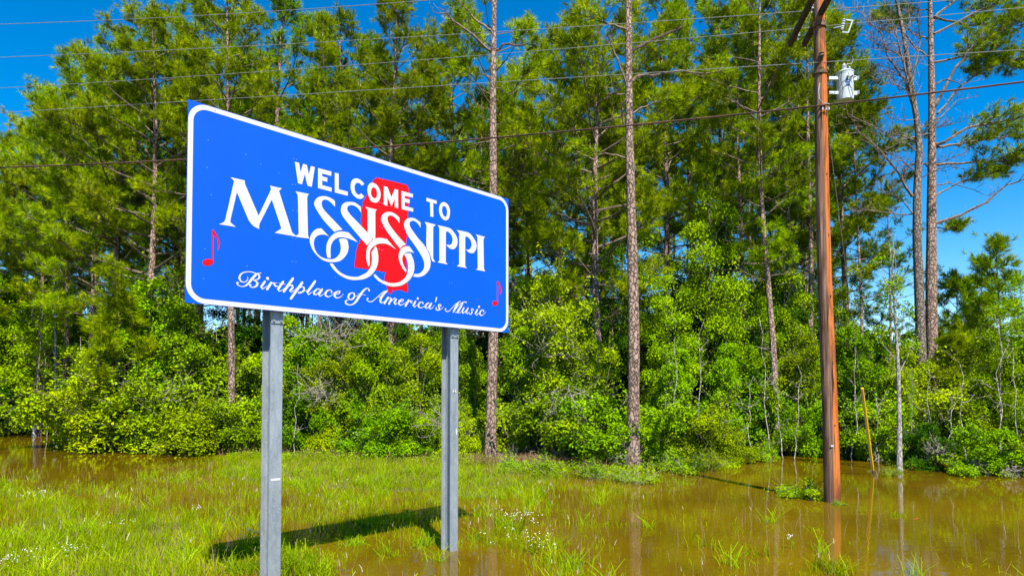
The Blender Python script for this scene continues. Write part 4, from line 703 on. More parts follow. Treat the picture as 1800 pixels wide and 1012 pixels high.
def spray_cloud(rs, centres, radii, n, leaf_per, flat=.5, spread=.20, shell=.62):
    """leaf clumps scattered mostly near the skins of several lobes; returns leaf positions and normals, clump centres"""
    vol = np.array([r[0]*r[1] for r in radii]); pick = rs.choice(len(centres), n, p=vol/vol.sum())
    c = np.array(centres)[pick]; rr = np.array(radii)[pick]
    d = unit(rs.randn(n, 3)); d[:, 2] = np.where(d[:, 2] < -.25, -d[:, 2]*.6, d[:, 2]); d = unit(d)
    rad = (shell+(1-shell)*rs.rand(n)**.6)
    cc = c+d*rr*rad[:, None]
    out = unit(d+np.array([0, 0, .25]))
    p = np.repeat(cc, leaf_per, 0); o = np.repeat(out, leaf_per, 0)
    off = rs.randn(n*leaf_per, 3)*spread; off -= o*(off*o).sum(1, keepdims=True)*flat
    nr = unit(o*.75+rs.randn(n*leaf_per, 3)*.62+np.array([0, 0, .35]))
    return p+off-o*(np.linalg.norm(off, axis=1, keepdims=True)*.25), nr, cc

def make_shrub(name, seed, h, r, n, mat, leaf=.075, per=22, lobes=9, stems=14, stemmat='twig', spread=.17, low=0.0, label='', cat='shrub', twigs=.12):
    rs = np.random.RandomState(seed); rd = random.Random(seed)
    root = thing(name, label, cat)
    cen = []; rad = []
    lobes = int(lobes*1.7)
    for i in range(lobes):
        a = rd.uniform(0, 6.28); t = (i+.5)/lobes; z = h*(low+(.88-low)*t**.9)+rd.uniform(-.15, .15)*h*.5; q = r*rd.uniform(.15, .95)*math.sqrt(max(.10, 1-t**2.0))
        s = r*rd.uniform(.18, .42)*(1.1-.40*t)
        cen.append((q*math.cos(a), q*math.sin(a), max(z-s*.6, s*.45))); rad.append((s, s, s*rd.uniform(.55, .95)))
    p, nr, cc = spray_cloud(rs, cen, rad, n, per, spread=spread*.75, shell=.75)
    sp = []; sn = []; shoots = []
    for i in range(int(26+n*.05)):                         # leafy shoots that break the outline
        c = Vector(cen[rd.randrange(len(cen))]); d = Vector((c.x*.6+rd.gauss(0, .5), c.y*.6+rd.gauss(0, .5), rd.uniform(.3, 1.4))).normalized(); L = r*rd.uniform(.35, .8); a0 = c; e = c
        path = [c]
        for k in range(5):
            d = (d+Vector((rd.gauss(0, .16), rd.gauss(0, .16), -.06))).normalized(); e = e+d*L/5; path.append(e)
            for j in range(7):
                sp.append((e.x+rd.gauss(0, .055), e.y+rd.gauss(0, .055), e.z+rd.gauss(0, .05))); sn.append((rd.gauss(0, .6), rd.gauss(-.1, .6), 1))
        shoots.append(path)
    p = np.concatenate([p, np.array(sp)]); nr = np.concatenate([nr, unit(np.array(sn))])
    ok = p[:, 2] > .02; p = p[ok]; nr = nr[ok]
    kids = [(link_mesh('foliage', leaves_mesh('leaves', p, nr, leaf, rs), M[mat], root, 'stuff'), [])]
    mb = MB()
    for path in shoots: mb.tube(path, [.009, .008, .006, .005, .004, .002], 3, cap=False)
    for i in range(stems):
        c = Vector(cc[rd.randrange(len(cc))]); b = Vector((rd.gauss(0, r*.18), rd.gauss(0, r*.18), -.25))
        m = b.lerp(c, .5)+Vector((rd.gauss(0, .12), rd.gauss(0, .12), .15)); m1 = b.lerp(m, .5)+Vector((rd.gauss(0, .06), rd.gauss(0, .06), 0))
        mb.tube([b, m1, m, c], [.022*h/3+.008, .018*h/3+.006, .012, .004], 4, cap=False)
    for i in range(int(len(cc)*twigs)):
        c = Vector(cc[rd.randrange(len(cc))]); d = Vector((c.x, c.y, h*.25)).normalized(); e = c+d*rd.uniform(.05, .25)+Vector((rd.gauss(0, .08), rd.gauss(0, .08), .05))
        mb.tube([c-d*rd.uniform(.3, .7)+Vector((0, 0, -.15)), c, e], [.009, .006, .003], 3, cap=False)
    kids.append((mb.build('stems', M[stemmat], root, kind='stuff'), []))
    return root, kids

def make_tree(name, seed, H, cb, r, n, mat, d=.12, leaf=.085, per=22, bark='bark_grey', label='', lobes=12, spread=.2):
    """broadleaf tree with visible trunk, limbs and layered sprays"""
    rs = np.random.RandomState(seed); rd = random.Random(seed); root = thing(name, label, 'tree')
    pn = Pine(seed); pn.trunk(H*.95, d, (rd.uniform(-.4, .4), rd.uniform(-.3, .3)), .10, 8)
    kids = [(pn.tr.build('trunk', M[bark], root, smooth=True), [])]
    mb = MB(); cen = []; rad = []
    for i in range(lobes):
        t = (i+.3)/lobes; z = cb+(H-cb)*t; a = i*2.4+rd.uniform(-.4, .4); q = r*rd.uniform(.3, .85)*(1-t**2)**.5 if t < 1 else 0
        c = pn.curve(z)+Vector((q*math.cos(a), q*math.sin(a), rd.uniform(-.1, .3))); s = r*rd.uniform(.34, .52)*(1.1-.45*t)
        cen.append(tuple(c)); rad.append((s, s, s*.62)); b = pn.curve(max(z-.8, .5))
        mb.tube([b, b.lerp(c, .5)+Vector((rd.gauss(0, .08), rd.gauss(0, .08), .08)), c], [pn.rad_at(min(z, H*.8))*.45+.006, .014, .006], 4, cap=False)
        for _ in range(4):
            e = c+Vector((rd.gauss(0, s*.6), rd.gauss(0, s*.6), rd.gauss(0, s*.4))); mb.tube([c, c.lerp(e, .6)+Vector((0, 0, .05)), e], [.008, .006, .003], 3, cap=False)
    p, nr, cc = spray_cloud(rs, cen, rad, n, per, spread=spread, shell=.4)
    kids.append((mb.build('limbs', M[{'bark_pale': 'deadwood'}.get(bark, 'twig')], root, kind='stuff'), []))
    kids.append((link_mesh('foliage', leaves_mesh('leaves', p, nr, leaf, rs), M[mat], root, 'stuff'), []))
    return root, kids

class Bank:
    """prototypes: the first use moves the prototype itself, later uses copy it"""
    def __init__(s): s.p = {}
    def reg(s, key, made): s.p[key] = [made[0], made[1], False]
    def put(s, key, loc, rz=0, scale=1, label=None, group=None, squash=1.0):
        pr = s.p[key]
        if not pr[2]:
            pr[2] = True; o = pr[0]; o.location = loc; o.rotation_euler = (0, 0, rz); o.scale = (scale*squash, scale*squash, scale)
            if label: o['label'] = label
            if group: o['group'] = group
            return o
        return copy_tree(pr[0], pr[1], loc, rz, scale, label, group, squash=squash)
    def purge(s):
        for k, (o, kids, used) in s.p.items():
            if not used:
                for c, sub in kids: bpy.data.objects.remove(c)
                bpy.data.objects.remove(o)
BK = Bank()

# ---- pine prototypes (real heights)
def proto_pine(key, seed, H, cb, Rr, d, needle='needle', per_m=4.3, dens=1.0, dead=6, lower=.55, k=26, bark_='bark', name='pine_tree'):
    root = thing(name, '', 'pine tree'); p = Pine(seed); p.trunk(H, d, (random.Random(seed).uniform(-.5, .5), random.Random(seed+1).uniform(-.4, .4)))
    if dead: p.dead(cb*.45, cb+1, dead)
    p.crown(cb, Rr, per_m, lower, dens=dens); BK.reg(key, (root, p.build(root, bark_, needle, k=k)))
proto_pine('full_a', 11, 18.5, 5.6, 5.2, .36, per_m=5.2)
proto_pine('full_b', 12, 18.0, 6.6, 4.6, .33, per_m=5.0)
proto_pine('full_c', 13, 19.0, 7.6, 4.2, .32, per_m=4.8)
proto_pine('slim_a', 14, 19.5, 9.4, 3.6, .27, per_m=3.7)
proto_pine('slim_b', 15, 20.0, 10.4, 3.3, .25, per_m=3.3)
proto_pine('slim_c', 16, 18.0, 6.2, 3.0, .22, per_m=3.9, dens=.9)
proto_pine('thin_a', 17, 15.0, 5.0, 2.2, .15, per_m=3.2, dens=.8, dead=3)
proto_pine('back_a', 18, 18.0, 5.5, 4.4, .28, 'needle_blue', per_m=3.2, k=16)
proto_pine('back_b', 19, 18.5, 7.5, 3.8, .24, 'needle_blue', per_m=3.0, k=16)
proto_pine('young_a', 20, 5.2, .5, 1.8, .09, per_m=8, dens=1.4, dead=0, lower=.9)
proto_pine('young_b', 21, 7.4, 1.4, 1.2, .10, per_m=4.5, dens=.8, dead=0, lower=.8)

def pine(key, px, Y, label, top=None, rz=None, group=None, s=1.0, squash=1.0, z=None):
    H = {'full_a': 18.5, 'full_b': 18, 'full_c': 19, 'slim_a': 19.5, 'slim_b': 20, 'slim_c': 18, 'thin_a': 15, 'back_a': 18, 'back_b': 18.5, 'young_a': 5.2, 'young_b': 7.4}[key]
    if top is not None: s = (P(px, top, Y).z)/H
    x = GX(px, Y); zz = float(ground_z(x, Y)) if z is None else z
    return BK.put(key, (x, Y, zz), rz if rz is not None else (px*.37+Y*1.7) % 6.28, s, label, group, squash)

PINES = [
 ('full_a', 262, 27.5, 22, 'broad dense pine whose crown rises just left of and above the sign'),
 ('full_b', 160, 31, 98, 'dense pine on the left, its crown stepping down beside the tallest left pine'),
 ('full_c', 70, 34, 190, 'lower dark pine at the left edge of the treeline against the sky'),
 ('full_a', 205, 29.5, 66, 'dense pine crown between the tallest left pine and its shorter left neighbour'),
 ('full_b', 112, 33, 138, 'dense rounded pine crown, third step down on the left treeline'),
 ('full_a', 305, 31.5, 30, 'pine crown behind the tallest left pine, just left of the sign top corner'),
 ('full_b', 20, 36, 235, 'low dark pine, second from the far left edge'),
 ('full_a', 640, 33, 75, 'pine crown between the two conical crowns above the middle of the sign'),
 ('full_a', -20, 37, 262, 'lowest pine at the far left edge, partly cut by the frame'),
 ('full_c', 408, 25.5, -20, 'pine whose reddish trunk shows under the lower left part of the sign'),
 ('full_b', 345, 30, 8, 'pine crown standing directly over the top left corner of the sign'),
 ('full_b', 480, 30, -10, 'pine crown behind the upper edge of the sign above its left post'),
 ('slim_c', 560, 28.5, 28, 'pine with thin top seen just right of the sign\'s highest quarter'),
 ('full_c', 600, 32, 40, 'pine standing behind, filling between the two conical crowns over the sign'),
 ('full_c', 690, 27.5, 8, 'bushy conical pine crown above the word TO of the sign'),
 ('slim_c', 745, 30, 95, 'short conical pine top left of the tall bare trunk beside the sign'),
 ('full_b', 800, 31.5, 40, 'rounded pine crown just left of the tall bare trunk beside the sign'),
 ('slim_a', 879, 27.5, -90, 'dark slender pine trunk right behind the tall bare trunk beside the sign'),
 ('full_b', 985, 29, 66, 'wide rounded pine crown in the gap between the two tall bare trunks'),
 ('full_a', 1052, 26.5, -25, 'tall dark pine crown just left of the bare trunk with broken limbs'),
 ('slim_c', 925, 33, 190, 'small pine with sky behind it right of the sign corner'),
 ('full_c', 1165, 29, -30, 'leafy pine directly right of the bare trunk with broken limbs'),
 ('slim_a', 1212, 31, -60, 'slender pine, second right of the bare trunk with broken limbs'),
 ('slim_b', 1258, 29.5, -70, 'slim straight pine midway between the broken-limbed trunk and the utility pole'),
 ('thin_a', 1285, 31, -20, 'very thin pine midway between the broken-limbed trunk and the utility pole'),
 ('slim_c', 1306, 27, 10, 'bright pine with low crown midway between broken-limbed trunk and utility pole'),
 ('slim_a', 1362, 25, -110, 'dark-trunked pine left of the utility pole, standing at the flooded edge'),
 ('thin_a', 1386, 29, -40, 'thin pine close left of the utility pole, behind the dark-trunked one'),
 ('slim_b', 1415, 28, -90, 'straight bark-patched pine just left of the utility pole'),
 ('full_b', 1400, 32, 5, 'full pine crown behind the top of the utility pole on its left'),
 ('full_c', 1492, 29, 30, 'full pine directly right of the utility pole behind the transformer'),
 ('thin_a', 1512, 27, 150, 'thin pine stem close right of the utility pole with short tufted branches'),
 ('young_b', 1775, 24.5, 415, 'young pine with pointed top at the right edge against the sky'),
 ('young_b', 1731, 27, 452, 'young dark pine standing against the sky left of the right edge'),
 ('young_a', 1673, 28, 480, 'small young pine against the sky just right of the paired trunks'),
 ('young_a', 1700, 23.5, 585, 'low young pine with fresh needles right of the foot of the paired trunks'),
 ('young_a', 70, 37.5, 500, 'drooping young pine among pale green shrubs on the left'),
 ('young_a', 215, 26.5, 520, 'soft young pine just left of the bright shrub by the sign'),
]
for key, px, Y, top_, lab in PINES: pine(key, px, Y, lab, top_)
def spot(px):
    for lim, s_ in ((60, 'at the far left edge'), (330, 'left of the sign'), (520, 'behind the left half of the sign'), (700, 'behind the middle of the sign'), (860, 'behind the right end of the sign'), (990, 'just right of the sign'), (1110, 'left of the broken-limbed trunk'), (1230, 'right of the broken-limbed trunk'), (1340, 'midway to the utility pole'), (1450, 'close left of the utility pole'), (1560, 'close right of the utility pole'), (1700, 'around the paired trunks')):
        if px < lim: return s_
    return 'at the far right edge'
rd = random.Random(77)
GB = 'pines of the stand behind, between and beyond the front trees'
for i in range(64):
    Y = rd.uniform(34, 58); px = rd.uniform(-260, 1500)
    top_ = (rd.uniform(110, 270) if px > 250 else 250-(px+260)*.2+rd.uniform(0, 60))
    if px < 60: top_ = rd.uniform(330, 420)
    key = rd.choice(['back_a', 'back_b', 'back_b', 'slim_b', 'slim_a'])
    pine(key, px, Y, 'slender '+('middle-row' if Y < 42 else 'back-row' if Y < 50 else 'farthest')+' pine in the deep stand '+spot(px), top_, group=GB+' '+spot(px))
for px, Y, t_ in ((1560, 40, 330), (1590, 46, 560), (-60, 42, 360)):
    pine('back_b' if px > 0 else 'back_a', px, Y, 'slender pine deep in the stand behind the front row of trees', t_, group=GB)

# ---- hero pines with limbs of their own
def hero(name_label, px0, Y, px_top, py_top, d, seed, extra=None, cb=None, Rr=2.4, H=None, bark_='bark', lean_pts=None):
    base = Vector((GX(px0, Y), Y, 0)); base.z = float(ground_z(base.x, Y))
    tp = P(px_top, py_top, Y)
    H = H or 21.0; lean = ((tp.x-base.x)*H/(tp.z-base.z), 0)
    root = thing('pine_tree', name_label, 'pine tree', tuple(base)); p = Pine(seed); p.trunk(H, d, lean, .05, 16)
    if cb: p.crown(cb, Rr, 3.6, .5, own_limbs=True)
    for pts, dy, r0, r1, kw in (extra or []):
        n = len(pts); q = []
        for i, (x, y) in enumerate(pts):
            w_ = P(x, y, Y+dy*i/(n-1)); q.append(w_-base)
        qq = [q[0]]
        for i in range(n-1):                                # subdivide with a little irregularity
            for s_ in (.33, .67, 1.0): qq.append(q[i].lerp(q[i+1], s_)+(Vector((p.r.gauss(0, .02), p.r.gauss(0, .02), p.r.gauss(0, .02))) if s_ < 1 else Vector()))
        mb = MB(); p.limb(qq, r0, r1, mb=mb, **kw); p.limbs.append(mb)
    p.build(root, bark_, k=26)
    return root
B = dict(tuft=False, bare=True, dens=.6, start=.3); T_ = dict(tuft=True, dens=1.1, start=.45)
hero('tall pine with long bare trunk standing just right of the sign', 862, 21.2, 871, 0, .37, 31, [
 ([(864, 90), (838, 68), (815, 50), (790, 28), (762, 22)], -.8, .06, .012, B),
 ([(868, 55), (842, 40), (818, 14), (800, -5)], .6, .05, .012, dict(tuft=True, dens=.8, start=.5)),
 ([(872, 88), (890, 78), (915, 80), (937, 74), (955, 88)], -.5, .045, .008, dict(tuft=True, dens=.6, start=.6)),
 ([(866, 140), (852, 130), (846, 128)], -.2, .03, .012, dict(tuft=False, dens=.1, start=.5)),
 ([(868, 155), (885, 160), (905, 172)], .4, .02, .006, B),
 ([(862, 196), (848, 190), (836, 182)], -.2, .02, .008, B),
], cb=17.2, Rr=2.4)
hero('tall bare-trunked pine with broken stubby limbs, right of centre by the water', 1112, 20.2, 1107, 0, .40, 32, [
 ([(1103, 150), (1090, 118), (1076, 80), (1066, 62)], -.3, .045, .025, dict(tuft=False, dens=.3, start=.6, bare=True)),
 ([(1112, 90), (1140, 74), (1170, 60), (1197, 48)], -.5, .050, .034, dict(tuft=False, dens=.1, start=.8)),
 ([(1110, 143), (1125, 134), (1160, 130), (1200, 124), (1240, 130), (1270, 124)], .6, .055, .012, dict(tuft=True, dens=.5, start=.75)),
 ([(1104, 52), (1080, 44), (1050, 36), (1010, 20)], .6, .045, .010, T_),
 ([(1100, 278), (1075, 272), (1040, 270), (1005, 262)], .5, .035, .008, dict(tuft=True, dens=.7, start=.5)),
 ([(1097, 222), (1094, 200), (1092, 182), (1100, 178)], -.25, .035, .030, dict(tuft=False, dens=.1, start=.8)),
 ([(1100, 165), (1080, 163), (1068, 165)], .6, .03, .02, B),
 ([(1112, 200), (1150, 180), (1190, 172)], .9, .03, .01, T_),
], cb=17.0, Rr=2.8)
hero('right-hand, stouter trunk of the paired tall pines right of the utility pole', 1640, 25.5, 1634, 0, .50, 33, [
 ([(1640, 255), (1660, 250), (1700, 225), (1740, 218), (1800, 205), (1850, 195)], -.8, .07, .015, dict(tuft=True, dens=1.5, start=.5)),
 ([(1640, 290), (1680, 288), (1720, 284), (1770, 285), (1840, 280)], .5, .06, .012, dict(tuft=True, dens=1.6, start=.45)),
 ([(1640, 262), (1665, 256), (1700, 250), (1760, 242), (1810, 240)], 1.0, .06, .012, dict(tuft=True, dens=1.6, start=.4)),
 ([(1640, 395), (1690, 378), (1735, 355), (1770, 325), (1812, 312)], -.8, .065, .018, dict(tuft=False, dens=.8, start=.3, bare=True)),
 ([(1642, 400), (1668, 404), (1690, 402)], .4, .03, .008, dict(tuft=True, dens=2.2, start=.4)),
 ([(1640, 190), (1655, 165), (1680, 118), (1710, 80), (1750, 60), (1800, 30)], -.6, .075, .02, dict(tuft=True, dens=1.5, start=.45)),
 ([(1648, 200), (1690, 150), (1720, 130), (1760, 110), (1810, 100)], .8, .05, .015, dict(tuft=True, dens=1.5, start=.35)),
 ([(1637, 40), (1655, 20), (1680, 0), (1700, -20)], .5, .06, .02, dict(tuft=True, dens=1.0, start=.5)),
 ([(1637, 100), (1612, 88), (1590, 60), (1560, 40)], .7, .04, .01, dict(tuft=True, dens=.9, start=.6)),
 ([(1642, 110), (1690, 100), (1740, 104), (1800, 120)], .9, .05, .012, dict(tuft=True, dens=1.5, start=.3)),
 ([(1642, 30), (1700, 45), (1750, 40), (1810, 50)], 1.2, .05, .012, dict(tuft=True, dens=1.5, start=.3)),
 ([(1642, 60), (1700, 30), (1760, 0), (1830, -20)], .3, .05, .012, dict(tuft=True, dens=1.5, start=.35)),
 ([(1632, 235), (1590, 245), (1560, 262), (1530, 280)], .8, .035, .01, dict(tuft=True, dens=.8, start=.6)),
 ([(1640, 330), (1665, 322), (1700, 330), (1740, 345)], .5, .03, .006, B), ([(1640, 150), (1665, 140), (1690, 150), (1725, 140)], -.5, .03, .006, B),
 ([(1640, 300), (1620, 285), (1590, 290), (1560, 300)], .8, .03, .006, B), ([(1638, 220), (1660, 200), (1685, 175), (1720, 170)], .2, .035, .006, B),
 ([(1640, 350), (1660, 335), (1690, 318), (1730, 312), (1770, 300)], .7, .04, .006, dict(tuft=True, dens=1.6, start=.5)),
 ([(1636, 70), (1605, 60), (1575, 30), (1550, 25)], 1.0, .035, .006, dict(tuft=True, dens=1.8, start=.5)),
], cb=17.5, Rr=3.2, bark_='bark')
def snag():
    """the left, forked and nearly bare trunk of the pair"""
    Y = 24.8; base = Vector((GX(1622, Y), Y, float(ground_z(GX(1622, Y), Y))))
    root = thing('dead_tree', 'left-hand, slimmer trunk of the paired trees, forking into crooked bare limbs', 'tree', tuple(base)); p = Pine(35)
    W = lambda x, y, dy=0: P(x, y, Y+dy)-base
    mb = MB(); pts = [Vector((0, 0, -.5)), W(1620, 640), W(1616, 520), W(1612, 420), W(1612, 340), W(1616, 260), W(1612, 215), W(1603, 160), W(1596, 110), W(1588, 60), W(1580, 20), W(1570, -30)]
    mb.tube(pts, [.20, .18, .17, .155, .14, .12, .105, .095, .08, .07, .06, .05], 12, cap=False); tr_ = mb.build('trunk', M['bark_grey'], root, smooth=True)
    for pts_, dy, r0 in ([( [(1612, 215), (1606, 190), (1598, 150), (1590, 120), (1583, 90), (1575, 60), (1565, 30), (1552, 0)], -.5, .06),
        ([(1604, 345), (1592, 330), (1580, 305), (1560, 280), (1545, 262), (1520, 240), (1498, 222)], -.6, .06),
        ([(1604, 375), (1585, 350), (1565, 345), (1540, 330), (1555, 310)], .5, .03),
        ([(1608, 200), (1590, 140), (1560, 100), (1550, 60), (1520, 30), (1500, 10)], .6, .045),
        ([(1600, 160), (1610, 110), (1618, 70), (1612, 30), (1622, -10)], .4, .04),
        ([(1596, 110), (1570, 90), (1545, 85), (1530, 60)], .3, .03),
        ([(1616, 250), (1590, 240), (1560, 235), (1520, 215), (1490, 200)], .8, .035),
        ([(1612, 375), (1590, 378), (1560, 374), (1515, 368), (1498, 374)], .5, .028),
        ([(1588, 60), (1600, 40), (1596, 10), (1580, -15)], .2, .03)]):
        n = len(pts_); q = [W(x, y, dy*i/(n-1)) for i, (x, y) in enumerate(pts_)]
        m = MB(); p.limb(q, r0, .008, tuft=False, bare=True, dens=1.6, start=.15, mb=m, sub_len=.5); m.build('limb', M['branch'], root)
    for k in range(14):                                     # finer crooked limbs all the way up, to both sides
        y = 330-k*21+p.r.uniform(-8, 8); x0 = float(np.interp(y, [-30, 20, 110, 215, 340], [1570, 1580, 1596, 1612, 1612])); sg = p.r.choice((-1, -1, 1)); pts_ = [W(x0, y)]
        for j in range(4): pts_.append(pts_[-1]+Vector((sg*p.r.uniform(.2, .55), p.r.gauss(0, .22), p.r.uniform(-.08, .42))))
        m = MB(); p.limb(pts_, .024, .006, tuft=False, bare=True, dens=1.5, start=.2, mb=m, sub_len=.5); m.build('limb', M['branch'], root)
snag()

# ---- broadleaf prototypes
BK.reg('bush_a', make_shrub('leafy_shrub', 41, 2.3, 1.5, 520, 'broad', .095))
BK.reg('bush_b', make_shrub('leafy_shrub', 42, 2.0, 1.6, 560, 'broad_yellow', .078, per=24))
BK.reg('bush_c', make_shrub('leafy_shrub', 43, 2.8, 1.5, 560, 'broad', .10))
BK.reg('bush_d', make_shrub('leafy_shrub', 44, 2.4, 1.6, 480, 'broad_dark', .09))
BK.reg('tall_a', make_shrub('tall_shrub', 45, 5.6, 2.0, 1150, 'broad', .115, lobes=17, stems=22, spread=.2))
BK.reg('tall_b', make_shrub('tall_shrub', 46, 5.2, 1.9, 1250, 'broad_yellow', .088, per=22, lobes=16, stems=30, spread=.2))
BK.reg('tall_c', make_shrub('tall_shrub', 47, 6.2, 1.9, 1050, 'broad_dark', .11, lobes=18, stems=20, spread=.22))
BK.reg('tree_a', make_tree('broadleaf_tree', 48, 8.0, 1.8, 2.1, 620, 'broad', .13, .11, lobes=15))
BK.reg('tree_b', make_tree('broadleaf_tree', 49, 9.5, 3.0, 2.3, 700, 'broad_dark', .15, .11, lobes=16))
BK.reg('tree_c', make_tree('broadleaf_tree', 50, 6.0, 1.6, 1.7, 380, 'broad', .09, .09, bark='bark_pale', lobes=12))
BK.reg('sapling', make_tree('sapling', 51, 7.0, 3.6, .75, 80, 'broad', .20, .085, per=16, bark='bark_pale', lobes=9, spread=.16))
BK.reg('weed', make_shrub('leafy_weed', 52, .55, .75, 120, 'broad', .05, per=16, lobes=7, stems=10, spread=.09, twigs=.1, cat='plant'))
BK.reg('weed_b', make_shrub('leafy_weed', 53, .35, .9, 110, 'broad_yellow', .045, per=16, lobes=8, stems=8, spread=.10, twigs=.1, cat='plant'))
HB = {'bush_a': 2.3, 'bush_b': 2.0, 'bush_c': 2.8, 'bush_d': 2.4, 'tall_a': 5.6, 'tall_b': 5.2, 'tall_c': 6.2, 'tree_a': 8.0, 'tree_b': 9.5, 'tree_c': 6.0, 'sapling': 7.0, 'weed': .55, 'weed_b': .35}
def leafy(key, px, Y, top, label, group=None, wide=1.0, rz=None):
    x = GX(px, Y); z = max(float(ground_z(x, Y)), -.05)
    s = (P(px, top, Y).z-z)/HB[key]/1.02
    return BK.put(key, (x, Y, z-.03), rz if rz is not None else (px*.51+Y*2.3) % 6.28, s, label, group, squash=wide)

